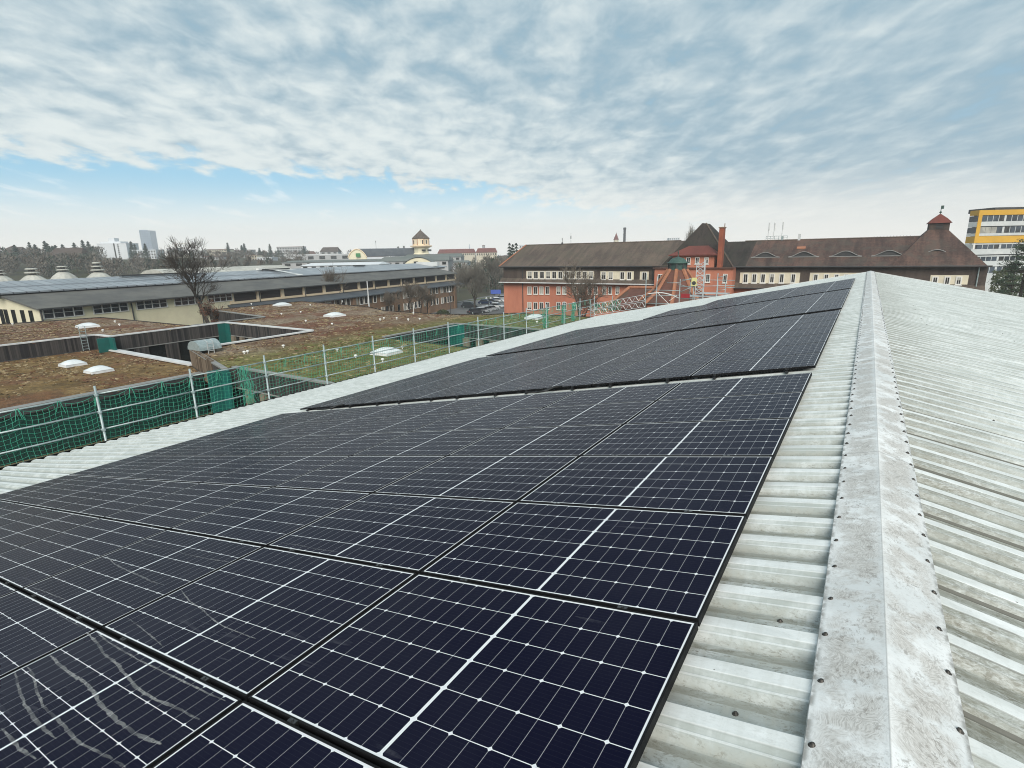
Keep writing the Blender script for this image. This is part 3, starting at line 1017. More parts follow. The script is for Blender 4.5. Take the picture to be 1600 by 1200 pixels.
proto = bpy.data.objects.new('solar_panel', None)
COL.objects.link(proto)
ORG['solar_panel'] = Vector((0, 0, 0))
panel_parts(proto)
for cx in (-0.36, -LU + 0.36):
    clamp_mb(cx, -0.0).build('clamp', M['clamp'], proto, org=(0, 0, 0))
# short stand-off rail pieces under the panel
for cx in (-0.36, -LU + 0.36):
    b = MB()
    b.box(cx - 0.02, -0.06, -0.073, cx + 0.02, 0.16, -0.036)
    b.build('rail_piece', M['clamp'], proto, org=(0, 0, 0))
proto['category'] = 'solar panel'
proto.rotation_euler = (0, -TH, 0)
blocks = [('nearest field', -2, 7, lambda r: 7), ('second field', 5.43, 7, lambda r: 7),
          ('third field', 12.86, 7, lambda r: 7), ('farthest field', 20.29, 7, lambda r: 5 if r < 4 else 4)]
first = True
for bn, r0, nr, ncf in blocks:
    for r in range(nr):
        for c in range(ncf(r)):
            p = PO + Vector((-c * PXS * math.cos(TH), (r0 + r) * PYS, -c * PXS * math.sin(TH)))
            o = proto if first else copy_tree(proto)
            first = False
            o.location = p
            if bn.startswith('nearest'):
                o['label'] = 'dark solar panel, %s row from far edge of the %s, %s from ridge' % (ORD[6 - r], bn, ORD[c])
            else:
                o['label'] = 'dark solar panel, %s row of the %s, %s from the ridge' % (ORD[r], bn, ORD[c])
            o['group'] = 'solar panels on the white corrugated roof'
# loose cables hanging out between the fields
for lab, px in (('short black cable looping out of the gap before the second field, nearer the ridge', 4.35),
                ('short black cable end in the gap before the second field, nearer the eave', 10.6)):
    x = PO.x - px * math.cos(TH) * 1.0
    y = PO.y + 5.2 * PYS
    z = roof_z(x) + 0.03
    b = MB()
    pts = [(x + 0.22, y + 0.28, z + 0.09), (x + 0.12, y + 0.16, z + 0.09), (x + 0.02, y + 0.04, z + 0.03), (x - 0.10, y - 0.07, z + 0.02), (x - 0.24, y - 0.16, z + 0.02)]
    b.tube(pts, 0.018, 6)
    b.tube([(q[0] + 0.05, q[1] + 0.01, q[2] + 0.015) for q in pts[:4]], 0.016, 6)
    o = b.build('cable', M['cable'], smooth=True)
    tag(o, lab, 'cable', 'loose cables between the panel fields')


# dried water marks on the nearest panels (stains with a shape of their own)
def mark(p_list, w, name='water_mark'):
    return p_list, w


def panel_pt(px, py, lift=0.001):
    n = ROWN
    q = PO + n * lift
    d = RX * ((px - 800) / FPX) + RU * (-(py - 600) / FPX) + RF
    o = Vector((0, 0, CAMZ))
    k = (q - o).dot(n) / d.dot(n)
    return o + d * k


marks = [
    ([(134, 988), (152, 1004), (163, 1022), (183, 1038), (200, 1058), (215, 1076), (240, 1092), (275, 1106), (312, 1124)], 0.016),
    ([(150, 986), (165, 1000), (190, 1016), (222, 1034), (250, 1047), (290, 1066), (325, 1083), (352, 1095)], 0.010),
    ([(78, 1024), (95, 1040), (113, 1054), (132, 1066), (145, 1080), (157, 1100), (178, 1122), (205, 1142), (230, 1154), (252, 1163)], 0.020),
    ([(43, 1041), (52, 1056), (58, 1080), (68, 1104), (88, 1122), (105, 1140), (122, 1160), (150, 1172), (178, 1188), (196, 1199)], 0.015),
    ([(24, 1050), (30, 1078), (38, 1100), (55, 1124), (70, 1140), (88, 1154)], 0.016),
    ([(2, 1138), (18, 1156), (30, 1170), (56, 1186)], 0.016),
    ([(283, 922), (297, 940), (318, 954), (335, 970), (352, 980), (378, 990), (400, 998)], 0.009),
    ([(200, 966), (222, 982), (246, 1002), (256, 1012)], 0.008),
    ([(166, 868), (180, 882), (196, 890), (215, 898), (236, 908), (256, 914)], 0.013),
    ([(50, 918), (70, 924), (86, 931), (103, 937)], 0.008),
    ([(268, 858), (290, 866), (330, 874), (372, 880)], 0.007),
    ([(438, 848), (468, 852), (495, 858), (528, 862)], 0.006),
    ([(88, 958), (105, 968), (132, 982)], 0.006),
    ([(565, 788), (600, 792), (640, 796), (690, 798)], 0.010),
    ([(455, 748), (490, 752), (540, 754), (590, 757)], 0.010),
    ([(210, 846), (232, 852), (262, 858)], 0.008),
]
wm = MB()
mk = random.Random(5)
for pts, w in marks:
    P = [panel_pt(*p) for p in pts]
    # subdivide with a slight wobble
    Q = []
    for i in range(len(P) - 1):
        for s in range(6):
            t = s / 6
            q = P[i].lerp(P[i + 1], t)
            j = mk.uniform(-1, 1) * w * 0.16
            Q.append(q + Vector((j * math.cos(TH), mk.uniform(-1, 1) * w * 0.16, j * math.sin(TH))))
    Q.append(P[-1])
    L, R_ = [], []
    for i, q in enumerate(Q):
        d = (Q[min(i + 1, len(Q) - 1)] - Q[max(i - 1, 0)]).normalized()
        s = d.cross(ROWN).normalized() * w * 0.52 * (0.55 + 0.55 * mk.random()) * min(1.0, 0.35 + i / 6, 0.3 + (len(Q) - i) / 8)
        L.append(q + s)
        R_.append(q - s)
    wm.grid([L, R_])
o = wm.build('dried_water_marks', M['streak'])
tag(o, None, None, kind='stuff')

# ---------------------------------------------------------------- scaffold, net and guard rails along the left eave
SX = -18.8
sc_t = thing('eave_scaffold', 'galvanised scaffold with guard rails standing along the eave of the white roof', 'scaffold', (SX, 20, 0))
poleY = [6.09 + 2.72 * k for k in range(-3, 14)]
for y in poleY:
    b = MB()
    b.tube([(SX, y, 0), (SX, y, CAMZ - 3.58)], 0.034, 8)
    p = b.build('standard', M['galv'], sc_t, smooth=True)
    for z in (10.64, 10.1, 9.55, 8.0):
        b = MB()
        b.lathe((SX, y, z - 0.035), [(0.036, 0), (0.058, 0.012), (0.058, 0.058), (0.036, 0.07)], 8)
        b.build('coupler', M['galv'], p)
    b = MB()
    b.tube([(SX - 1.1, y, 0), (SX - 1.1, y, 7.2)], 0.027, 6)
    b.tube([(SX - 1.1, y, 7.15), (SX, y, 7.15)], 0.024, 6)
    b.build('outer_standard', M['galv'], sc_t, smooth=True)
for i in range(len(poleY) - 1):
    for z in (10.66, 10.12, 9.57):
        b = MB()
        y0, y1 = poleY[i], poleY[i + 1]
        b.tube([(SX - 0.05, y0 - 0.05, z), (SX - 0.05, (y0 + y1) / 2, z - 0.012), (SX - 0.05, y1 + 0.05, z)], 0.024, 6)
        b.build('guard_rail', M['galv'], sc_t, smooth=True)
b = MB()
b.box(SX - 1.06, poleY[0], 7.2, SX - 0.06, poleY[-1], 7.25)
b.build('deck', M['deck'], sc_t)

nb = MB()
ny0, ny1 = poleY[0], poleY[-2] + 0.3
NXP = SX - 0.085
cell = 0.135
nrow = 20
mrk = random.Random(11)
colsY = []
y = ny0
while y < ny1:
    colsY.append(y)
    y += cell


def net_pt(y, j):
    ph = ((y - poleY[0]) / 2.72 * 3) % 1.0
    sag = 0.15 * 4 * ph * (1 - ph) * 0.9
    t = j / nrow
    top = 10.64 - sag * (1 - t) * (1.0 if y < 12.2 else 0.35)
    z = top - j * cell
    wob = 0.05 * math.sin(y * 1.9 + j * 0.5) * t + 0.035 * mnoise.noise(Vector((y * 1.3, j * 0.35, 0))) * (0.3 + t)
    shear = 0.35 * t * t * math.sin(y * 0.55)
    return (NXP + wob - 0.10 * t, y + shear * 0.5 + 0.03 * mnoise.noise(Vector((y * 2.1, j * 0.8, 5))), z)


G = [[net_pt(y, j) for j in range(nrow + 1)] for y in colsY]
for i, c in enumerate(G):
    r = 0.0046
    nb.tube(c, r, 3, caps=False)
for j in range(nrow + 1):
    nb.tube([c[j] for c in G], (0.0046 if j else 0.008), 3, caps=False)
net = nb.build('safety_net', M['net'])
tag(net, 'green safety net hanging from the guard rails along the white eave', 'safety net')
b = MB()
for i, y in enumerate(poleY[:-1]):
    for q in range(3):
        yy = y + 2.72 * q / 3
        for s in range(5 if q == 0 else 3):
            a = mrk.uniform(-0.05, 0.05)
            b.tube([(NXP + 0.06, yy + a * 0.5, 10.68), (NXP + 0.09, yy + a, 10.58), (NXP + 0.07 + a, yy + a * 2, 10.42 - mrk.random() * 0.16)], 0.007, 4, caps=False)
b.build('tie_cord', M['net'], net)
# gathered end of the net, bunched between the fourth and third standard
b = MB()
for s in range(22):
    yy = 10.75 + mrk.uniform(-0.22, 0.22)
    pts = []
    for q in range(9):
        t = q / 8
        pts.append((NXP + 0.05 + mrk.uniform(-0.05, 0.05), yy + mrk.uniform(-0.10, 0.10) * (0.5 + t) + (t - 0.3) * mrk.uniform(-.1, .25), 10.66 - t * (0.9 + mrk.random() * 1.2)))
    b.tube(pts, 0.006, 3, caps=False)
b.build('gathered_net_edge', M['net'], net)
# bunches of net at the far end of the eave
b = MB()
for yc in (33.2, 36.0, 37.6):
    for s in range(26):
        yy = yc + mrk.uniform(-0.35, 0.35)
        pts = [(NXP + 0.05 + mrk.uniform(-0.08, 0.08), yy + mrk.uniform(-0.15, 0.15), 10.62 - q * 0.17) for q in range(9)]
        b.tube(pts, 0.009, 3, caps=False)
b.build('bunched_net', M['net'], net)

# lattice girders along the far verge, seen over the eave corner
GY = ROOF_Y1 + 0.25
lg = thing('verge_guard_rail', 'white lattice girders fixed as guard rail along the far verge of the roof', 'guard rail', (-16.5, GY, 9.2))


def lattice(b, p0, p1, h, n, r=0.019):
    p0, p1 = Vector(p0), Vector(p1)
    up = Vector((0, 0, h))
    b.tube([p0, p1], r, 6)
    b.tube([p0 + up, p1 + up], r, 6)
    for k in range(n):
        a = p0.lerp(p1, k / n)
        c = p0.lerp(p1, (k + 0.5) / n)
        d = p0.lerp(p1, (k + 1) / n)
        b.tube([a, c + up], r * 0.7, 5)
        b.tube([c + up, d], r * 0.7, 5)


xa, xb = at(922, 480, Y=GY).x, at(1008, 466, Y=GY).x
for zo in (0.08, 0.62):
    b = MB()
    lattice(b, (xa, GY, roof_z(xa) + zo + 0.02), (xb, GY, roof_z(xb) + zo + 0.02), 0.42, 9)
    b.build('lattice_girder', M['alu'], lg)
for x in (xa, (xa + xb) / 2 - .4, xb):
    b = MB()
    b.tube([(x, GY + 0.07, roof_z(x) - 2.0), (x, GY + 0.07, roof_z(x) + 1.45)], 0.032, 6)
    b.build('post', M['galv'], lg)
b = MB()
for k in range(40):
    x = xa + (xb - xa) * (0.02 + 0.55 * k / 40)
    pts = [(x + mrk.uniform(-.1, .1), GY + 0.12, roof_z(x) + 1.0 - 0.16 * q) for q in range(6)]
    b.tube(pts, 0.014, 3, caps=False)
b.build('green_net_strip', M['net'], lg)

# scaffold stair tower beyond the verge
TY = ROOF_Y1 + 1.2
tw = thing('scaffold_tower', 'galvanised scaffold stair tower beyond the far roof verge with ladder truss and yellow sign', 'scaffold', (at(1080, 450, Y=TY).x, TY, 0))


def tube_px(b, p, q, r=0.028, y=TY, y2=None):
    b.tube([at(*p, Y=y), at(*q, Y=y2 or y)], r, 6)


for (px, top, yy) in ((1010, 428, TY), (1027, 432, TY + 1.1), (1063, 436, TY), (1079, 441, TY + 1.1), (1084, 447, TY), (1122, 427, TY), (1134, 441, TY + 1.1), (1122, 440, TY + 1.1)):
    b = MB()
    a = at(px, top, Y=yy)
    b.tube([(a.x, yy, 3.0), a], 0.032, 8)
    b.build('standard', M['galv'], tw, smooth=True)
for (p, q, yy) in (((1010, 453), (1063, 454), TY), ((1010, 463), (1063, 461), TY), ((1010, 474), (1060, 475), TY), ((1042, 442), (1063, 442), TY + 0.02), ((1063, 440), (1080, 435), TY),
                   ((1063, 448), (1148, 446), TY), ((1063, 456), (1080, 449), TY), ((1066, 437), (1148, 438), TY + 0.9), ((1122, 450), (1148, 449), TY), ((1122, 434), (1134, 430), TY), ((1063, 466), (1125, 467), TY),
                   ((1122, 454), (1135, 452), TY), ((1060, 444), (1080, 450), TY + .6)):
    b = MB()
    tube_px(b, p, q, 0.026, yy)
    b.build('ledger', M['galv'], tw, smooth=True)
b = MB()
arc = []
for t in range(15):
    f = t / 14
    px = 1012 + f * 49
    arc.append(at(px, 459 - 2.5 * math.sin(f * math.pi * 0.62) * 1.0 + 9.5 * max(0, f - 0.35) ** 1.6 / 0.65 ** 1.6, Y=TY + 0.3))
b.tube(arc, 0.045, 6)
b.build('arched_rail', M['white'], tw, smooth=True)
b = MB()
tube_px(b, (1028, 458), (1046, 476), 0.02)
tube_px(b, (1058, 461), (1046, 470), 0.02)
b.build('brace', M['white'], tw)
# upright ladder truss
b = MB()
pA, pB = at(1092, 457, Y=TY - 0.1), at(1096.5, 407, Y=TY - 0.1)
sp = 0.28
b.tube([(pA.x - sp, pA.y, pA.z - 2), (pA.x - sp, pA.y, pB.z)], 0.028, 6)
b.tube([(pA.x + sp, pA.y, pA.z - 2), (pA.x + sp, pA.y, pB.z)], 0.028, 6)
nz = 7
for k in range(nz):
    z0 = pA.z - 0.1 + (pB.z - pA.z) * k / nz
    z1 = pA.z - 0.1 + (pB.z - pA.z) * (k + 1) / nz
    b.tube([(pA.x - sp, pA.y, z0), (pA.x + sp, pA.y, z1)], 0.02, 5)
    b.tube([(pA.x + sp, pA.y, z0), (pA.x - sp, pA.y, z1)], 0.02, 5)
    b.tube([(pA.x - sp, pA.y, z0), (pA.x + sp, pA.y, z0)], 0.026, 5)
b.build('ladder_truss', M['alu'], tw)
b = MB()
q0, q1 = at(1099, 458, Y=TY + .1), at(1100, 406, Y=TY + .1)
b.tube([(q0.x, q0.y, 3.5), (q0.x, q0.y, q1.z)], 0.035, 6)
b.build('standard', M['alu'], tw)
b = MB()
s0, s1 = at(1080, 447, Y=TY - 0.12), at(1089, 434, Y=TY - 0.12)
b.box(s0.x, TY - 0.14, s0.z, s1.x, TY - 0.115, s1.z)
sg = b.build('sign', M['yellow_sign'], tw)
b = MB()
cx_, cz_ = (s0.x + s1.x) / 2, s0.z + (s1.z - s0.z) * 0.36
b.lathe((0, 0, 0), [(0.15, 0), (0.15, 0.012)], 14)
b.v = [(cx_ + v[0], TY - 0.141 - v[2], cz_ + v[1]) for v in b.v]
b.build('dark_disc', M['lead'], sg)
b = MB()
r0, r1 = at(1065, 465, Y=TY + 0.2), at(1079, 456, Y=TY + 0.2)
b.box(r0.x, TY, r0.z, r1.x, TY + 0.05, r0.z + (r1.z - r0.z) * .7)
b.build('red_toe_board', M['red'], tw)
b = MB()
for (xa_, xb_, py) in ((1064, 1120, 462), (1090, 1136, 458)):
    p, q = at(xa_, py, Y=TY), at(xb_, py, Y=TY)
    b.box(p.x, TY + 0.05, p.z - 0.06, q.x, TY + 1.05, p.z)
b.build('platform', M['alu'], tw)

# ---------------------------------------------------------------- ground, roads, courtyards
def ground_h(x, y):
    """flat town, with a wooded rise far to the left"""
    d = math.hypot(x, y)
    az = math.degrees(math.atan2(-x, y))      # degrees to the left of the ridge line
    f = max(0.0, min(1.0, (d - 235) / 210.0))
    f = f * f * (3 - 2 * f)
    g = max(0.0, min(1.0, (az - 37) / 24.0))
    g = g * g * (3 - 2 * g)
    return 15.0 * f * g + 1.2 * f * math.sin(x * 0.02) * g


b = MB()
rings = [0, 30, 60, 100, 150, 200, 240, 280, 320, 360, 400, 440, 480, 540, 620, 800, 1200, 1800, 2590]
rows = []
nseg = 120
for r in rings:
    rows.append([(r * math.cos(2 * math.pi * k / nseg), r * math.sin(2 * math.pi * k / nseg), ground_h(r * math.cos(2 * math.pi * k / nseg), r * math.sin(2 * math.pi * k / nseg)) if r < 2500 else 0) for k in range(nseg)])
b.grid(rows, close=True)
structure('ground', b, M['ground'], smooth=True)


def sheet(name, pts, z, m):
    b = MB()
    b.face([(x, y, z) for x, y in pts])
    return structure(name, b, m)


sheet('parking_lot', [(-104, 116), (-90, 102), (-66, 100), (-66, 104), (-67, 190), (-118, 190)], 0.004, M['asphalt'])
sheet('path', [(-101, 112), (-84, 95.5), (-66, 95), (-66, 99.8), (-89.5, 101.6), (-103, 115)], 0.008, M['paving'])
sheet('grass_verge', [(-104, 119), (-86, 86), (-95, 84), (-103, 118), (-108, 150), (-105, 150)], 0.012, M['grass'])
sheet('street', [(-125, 190), (-67, 190), (-60, 400), (-150, 400)], 0.004, M['asphalt'])
b = MB()
b.box(-77.2, -6, -0.5, -19.6, 50, 4.3)
structure('courtyard_ground', b, M['lawn'])

# ---------------------------------------------------------------- the flat-roofed building with planted roofs and courtyards
fb = thing('flat_roof_school', 'sprawling flat-roofed timber-clad building with brown planted roofs and sunken courtyards', 'building', (-50, 20, 4.3))
ZA, ZB = 8.24, 7.09
PA = [(-55.9, -4), (-55.9, 18.9), (-53.4, 19.05), (-53.7, 29.25), (-40.1, 29.25), (-40.1, 19.05), (-30.9, 16.3), (-30.9, 16.9), (-21, 16.9), (-21, 29.0), (-31.4, 29.6),
      (-31.5, 38.6), (-21, 38.3), (-21, 48.6), (-31.5, 48.8), (-33.6, 46.2), (-39, 44.6), (-47.5, 45.0), (-53, 47.6), (-69.8, 49.9), (-69.8, 36.2), (-54.9, 34.2), (-54.9, 26.6), (-74, 26), (-77.0, 18), (-77.0, -4)]
PA = list(reversed(PA))     # counter-clockwise
PB = [(-55.85, -4), (-36.3, -4), (-36.3, 17.8), (-40.05, 18.95), (-40.05, 19.35), (-53.35, 19.35), (-53.35, 19.05), (-55.85, 18.85)]


def area2(P):
    return sum(P[i][0] * P[(i + 1) % len(P)][1] - P[(i + 1) % len(P)][0] * P[i][1] for i in range(len(P)))


if area2(PA) < 0:
    PA = list(reversed(PA))


def filled(name, P, z, m, parent, inset=0.0, cell=0.9):
    bm = bmesh.new()
    vs = [bm.verts.new((x, y, z)) for x, y in P]
    es = [bm.edges.new((vs[i], vs[(i + 1) % len(vs)])) for i in range(len(vs))]
    bmesh.ops.triangle_fill(bm, edges=es, use_beauty=True)
    bmesh.ops.recalc_face_normals(bm, faces=bm.faces)
    me = bpy.data.meshes.new(name)
    for v in bm.verts:
        v.co -= ORG[parent.name]
    bm.to_mesh(me)
    bm.free()
    me.materials.append(m)
    o = bpy.data.objects.new(name, me)
    COL.objects.link(o)
    o.parent = parent
    ORG[o.name] = ORG[parent.name]
    return o


filled('planted_roof', PA, ZA - 0.10, M['sedum'], fb)
filled('planted_roof', PB, ZB - 0.08, M['sedum'], fb)


def wallband(P, z0, z1, m, name, parent, off=0.0, skip=()):
    b = MB()
    n = len(P)
    for i in range(n):
        if i in skip:
            continue
        (x0, y0), (x1, y1) = P[i], P[(i + 1) % n]
        dx, dy = x1 - x0, y1 - y0
        l = math.hypot(dx, dy)
        nx, ny = dy / l * off, -dx / l * off
        b.face([(x0 + nx, y0 + ny, z0), (x1 + nx, y1 + ny, z0), (x1 + nx, y1 + ny, z1), (x0 + nx, y0 + ny, z1)])
    return b.build(name, m, parent)


wallband(PA, 7.02, ZA, M['wood_dark'], 'cladding', fb)
wallband(PA, 4.3, 7.02, M['dark_glass'], 'window_wall', fb, -0.12)
wallband(PB, 6.75, ZB, M['lead'], 'fascia', fb)
wallband(PB, 4.3, 6.75, M['teal_dark'], 'window_wall', fb, -0.12)


def coping(P, z, m, w=0.34, h=0.09, only=None, name='coping', wood=0.0):
    n = len(P)
    for i in range(n):
        if only is not None and i not in only:
            continue
        b = MB()
        (x0, y0), (x1, y1) = P[i], P[(i + 1) % n]
        dx, dy = x1 - x0, y1 - y0
        l = math.hypot(dx, dy)
        ex, ey = dx / l, dy / l
        nx, ny = ey, -ex          # outward for counter-clockwise
        o1, o2 = 0.05, -w
        e = 0.04
        zz = z + 0.0017 * (i % 3)
        b.hexa([(x0 + nx * o2 - ex * e, y0 + ny * o2 - ey * e, zz - 0.06), (x0 + nx * o1 - ex * e, y0 + ny * o1 - ey * e, zz - 0.06), (x1 + nx * o1 + ex * e, y1 + ny * o1 + ey * e, zz - 0.06), (x1 + nx * o2 + ex * e, y1 + ny * o2 + ey * e, zz - 0.06),
                (x0 + nx * o2 - ex * e, y0 + ny * o2 - ey * e, zz + h - 0.06), (x0 + nx * o1 - ex * e, y0 + ny * o1 - ey * e, zz + h - 0.06), (x1 + nx * o1 + ex * e, y1 + ny * o1 + ey * e, zz + h - 0.06), (x1 + nx * o2 + ex * e, y1 + ny * o2 + ey * e, zz + h - 0.06)])
        b.build(name, m, fb)


def edge_idx(P, a, c):
    for i in range(len(P)):
        p, q = P[i], P[(i + 1) % len(P)]
        if (math.dist(p, a) < 0.01 and math.dist(q, c) < 0.01) or (math.dist(p, c) < 0.01 and math.dist(q, a) < 0.01):
            return i


white_edges = [edge_idx(PA, *e) for e in (((-55.9, -4), (-55.9, 18.9)), ((-55.9, 18.9), (-53.4, 19.05)), ((-53.4, 19.05), (-53.7, 29.25)), ((-53.7, 29.25), (-40.1, 29.25)), ((-40.1, 29.25), (-40.1, 19.05)))]
thin = [edge_idx(PA, *e) for e in (((-40.1, 19.05), (-30.9, 16.3)), ((-30.9, 16.9), (-21, 16.9)), ((-31.4, 29.6), (-31.5, 38.6)), ((-31.5, 38.6), (-21, 38.3)), ((-69.8, 36.2), (-54.9, 34.2)), ((-54.9, 26.6), (-54.9, 34.2)))]
coping(PA, ZA + 0.05, M['coping'], 0.30, 0.10, set(white_edges))
coping(PA, ZA + 0.03, M['coping_grey'], 0.26, 0.09, set(thin))
coping(PB, ZB + 0.05, M['coping'], 0.55, 0.10, {edge_idx(PB, (-40.05, 19.35), (-53.35, 19.35))})
coping(PB, ZB + 0.05, M['coping_grey'], 0.55, 0.10, {edge_idx(PB, (-36.3, -4), (-36.3, 17.8))})
# string course under the boards in the courtyards
b = MB()
for i in range(len(PA)):
    (x0, y0), (x1, y1) = PA[i], PA[(i + 1) % len(PA)]
    l = math.hypot(x1 - x0, y1 - y0)
    nx, ny = (y1 - y0) / l * 0.03, -(x1 - x0) / l * 0.03
    b.face([(x0 + nx, y0 + ny, 6.98), (x1 + nx, y1 + ny, 6.98), (x1 + nx, y1 + ny, 7.06), (x0 + nx, y0 + ny, 7.06)])
b.build('string_course', M['coping_grey'], fb)
# piers between the courtyard windows
def piers(p0, p1, nrm, z0, z1, m, step, w=0.42, dep=0.16, ph=0.5):
    p0, p1 = Vector((*p0, 0)), Vector((*p1, 0))
    d = (p1 - p0)
    L = d.length
    d.normalize()
    nn = Vector((*nrm, 0))
    s = step * ph
    while s < L - 0.2:
        c = p0 + d * s
        b = MB()
        a0, a1 = c - d * w / 2, c + d * w / 2
        b.hexa([(*(a0 - nn * 0.1).xy, z0), (*(a0 + nn * dep).xy, z0), (*(a1 + nn * dep).xy, z0), (*(a1 - nn * 0.1).xy, z0),
                (*(a0 - nn * 0.1).xy, z1), (*(a0 + nn * dep).xy, z1), (*(a1 + nn * dep).xy, z1), (*(a1 - nn * 0.1).xy, z1)])
        b.build('pier', m, fb)
        s += step


piers((-30.2, 16.9), (-21, 16.9), (0, -1), 4.3, 6.96, M['pier'], 1.45)
piers((-31.0, 38.59), (-21, 38.3), (0, -1), 4.3, 6.96, M['pier'], 1.55, 0.7)
piers((-53.2, 29.25), (-40.4, 29.25), (0, -1), 4.3, 6.96, M['pier'], 1.5, 0.5)
piers((-69.5, 36.15), (-55.2, 34.25), (-0.13, -0.99), 4.3, 6.96, M['pier_red'], 1.35, 0.55)
piers((-53.42, 20), (-53.68, 29), (1, 0), 4.3, 6.96, M['wood_dark'], 2.6, 1.1)
# teal corner panels
for (x, y, w) in ((-53.42, 19.05, 0.9), (-53.7, 29.25, 0.8), (-31.45, 38.6, 1.0), (-31.2, 16.35, 0.8)):
    b = MB()
    b.box(x - 0.07, y - w, 4.3, x + 0.07, y + 0.06, ZA - 0.03)
    b.box(x + 0.07, y - 0.08, 4.3, x + w, y + 0.06, ZA - 0.03)
    b.build('corner_panel', M['teal'], fb)
# the tall board wall where the high roof steps down to the low one
b = MB()
pw = [(-40.15, 19.12), (-31.0, 16.38)]
dx, dy = pw[1][0] - pw[0][0], pw[1][1] - pw[0][1]
l = math.hypot(dx, dy)
nx, ny = dy / l, -dx / l
for t0, t1, m in ((0.0, 0.72, 0),):
    a = (pw[0][0] + dx * t0, pw[0][1] + dy * t0)
    c = (pw[0][0] + dx * t1, pw[0][1] + dy * t1)
    b.hexa([(a[0] + nx * -0.12, a[1] + ny * -0.12, 6.6), (a[0] + nx * 0.10, a[1] + ny * 0.10, 6.6), (c[0] + nx * 0.10, c[1] + ny * 0.10, 6.6), (c[0] - nx * 0.12, c[1] - ny * 0.12, 6.6),
            (a[0] + nx * -0.12, a[1] + ny * -0.12, ZA + 0.14), (a[0] + nx * 0.10, a[1] + ny * 0.10, ZA + 0.14), (c[0] + nx * 0.10, c[1] + ny * 0.10, ZA + 0.10), (c[0] - nx * 0.12, c[1] - ny * 0.12, ZA + 0.10)])
b.build('board_wall', M['wood'], fb)
# skylights
def skylight(px, py, z, sx, sy, rot=0.0, h=0.26):
    sx, sy = sx * 0.68, sy * 0.68
    c = at(px, py, Z=z)
    ca, sa = math.cos(rot), math.sin(rot)

    def q(x, y, zz):
        return (c.x + x * ca - y * sa, c.y + x * sa + y * ca, z + zz)
    b = MB()
    b.hexa([q(-sx, -sy, 0), q(sx, -sy, 0), q(sx, sy, 0), q(-sx, sy, 0), q(-sx * .94, -sy * .94, 0.17), q(sx * .94, -sy * .94, 0.17), q(sx * .94, sy * .94, 0.17), q(-sx * .94, sy * .94, 0.17)])
    k = b.build('skylight', M['coping'], fb)
    b = MB()
    rows = []
    n = 8
    for i in range(n + 1):
        u = -1 + 2 * i / n
        r = []
        for j in range(n + 1):
            v = -1 + 2 * j / n
            hh = (1 - abs(u) ** 2.6) * (1 - abs(v) ** 2.6)
            r.append(q(u * sx * 0.97, v * sy * 0.97, 0.175 + hh * h))
        rows.append(r)
    b.grid(rows)
    b.build('dome', M['acrylic'], k, smooth=True)


ZAr, ZBr = ZA - 0.10, ZB - 0.08
for (px, py, z, sx, sy) in ((114, 571, ZBr, 1.0, 1.0), (155, 581, ZBr, 1.0, 1.0), (137, 511, ZAr, 1.25, 1.25), (441, 477.5, ZAr, 1.35, 1.35), (523, 494, ZAr, 1.3, 1.3), (604, 552.5, ZAr, 1.15, 1.15), (836, 497.5, ZAr, 1.15, 1.3)):
    skylight(px, py, z, sx, sy, 0.05 if sx < 1.2 else -0.1)
# small vent caps
for i, (px, py, z) in enumerate(((393, 476, ZAr), (395, 483, ZAr), (440, 492, ZAr), (470, 489, ZAr), (478, 503, ZAr), (519, 508, ZAr), (443, 543, ZAr), (382, 553, ZAr), (387, 552, ZAr), (485, 478, ZAr), (594, 501, ZAr),
                                 (600, 499, ZAr), (620, 499, ZAr), (638, 501, ZAr), (656, 500, ZAr), (527, 549, ZAr), (556, 559, ZAr), (629, 545, ZAr), (598, 565, ZAr), (839, 505, ZAr), (180, 504, ZAr), (187, 509, ZAr), (20, 508, ZAr),
                                 (161, 518, ZAr), (646, 491, ZAr), (535, 472, ZAr))):
    c = at(px, py, Z=z)
    b = MB()
    b.lathe(c, [(0.05, -0.02), (0.05, 0.10), (0.11, 0.11), (0.11, 0.17), (0.06, 0.21), (0.01, 0.215)], 10)
    b.build('vent_cap', M['white'], fb, smooth=False)
# the curved metal hood with its little ladder, and the dark chute beside the board wall
hc = at(324, 547, Z=ZA)
b = MB()
rows = []
for i in range(13):
    t = math.pi * (0.02 + 0.96 * i / 12)
    rows.append([(hc.x + 0.85 * math.cos(t), hc.y - 0.9 + y, ZA + 0.05 + 0.72 * math.sin(t) ** 0.8) for y in (0, 1.5)])
b.grid(rows)
for yy in (0, 1.5):
    b.face([(r[0][0], hc.y - 0.9 + yy, r[0][2]) for r in rows])
b.build('vent_hood', M['galv'], fb, smooth=False)
b = MB()
lx, ly = hc.x + 1.0, hc.y - 0.3
for s in (-0.2, 0.2):
    b.tube([(lx + 0.1, ly + s, ZA - 0.1), (lx + 0.1, ly + s, ZA + 0.75), (lx - 0.25, ly + s, ZA + 0.85)], 0.03, 6)
for z in (0.1, 0.35, 0.6):
    b.tube([(lx + 0.1, ly - 0.2, ZA + z), (lx + 0.1, ly + 0.2, ZA + z)], 0.022, 5)
b.build('hood_rail', M['alu'], fb)
b = MB()
cl = at(135, 548, X=-55.75)
for s in (-0.22, 0.22):
    b.tube([(-55.72, cl.y + s, ZB - 0.05), (-55.72, cl.y + s, ZA + 0.9), (-56.1, cl.y + s, ZA + 0.9)], 0.03, 5)
for k in range(7):
    b.tube([(-55.72, cl.y - 0.22, ZB + 0.1 + 0.25 * k), (-55.72, cl.y + 0.22, ZB + 0.1 + 0.25 * k)], 0.022, 5)
b.build('roof_ladder', M['galv'], fb)

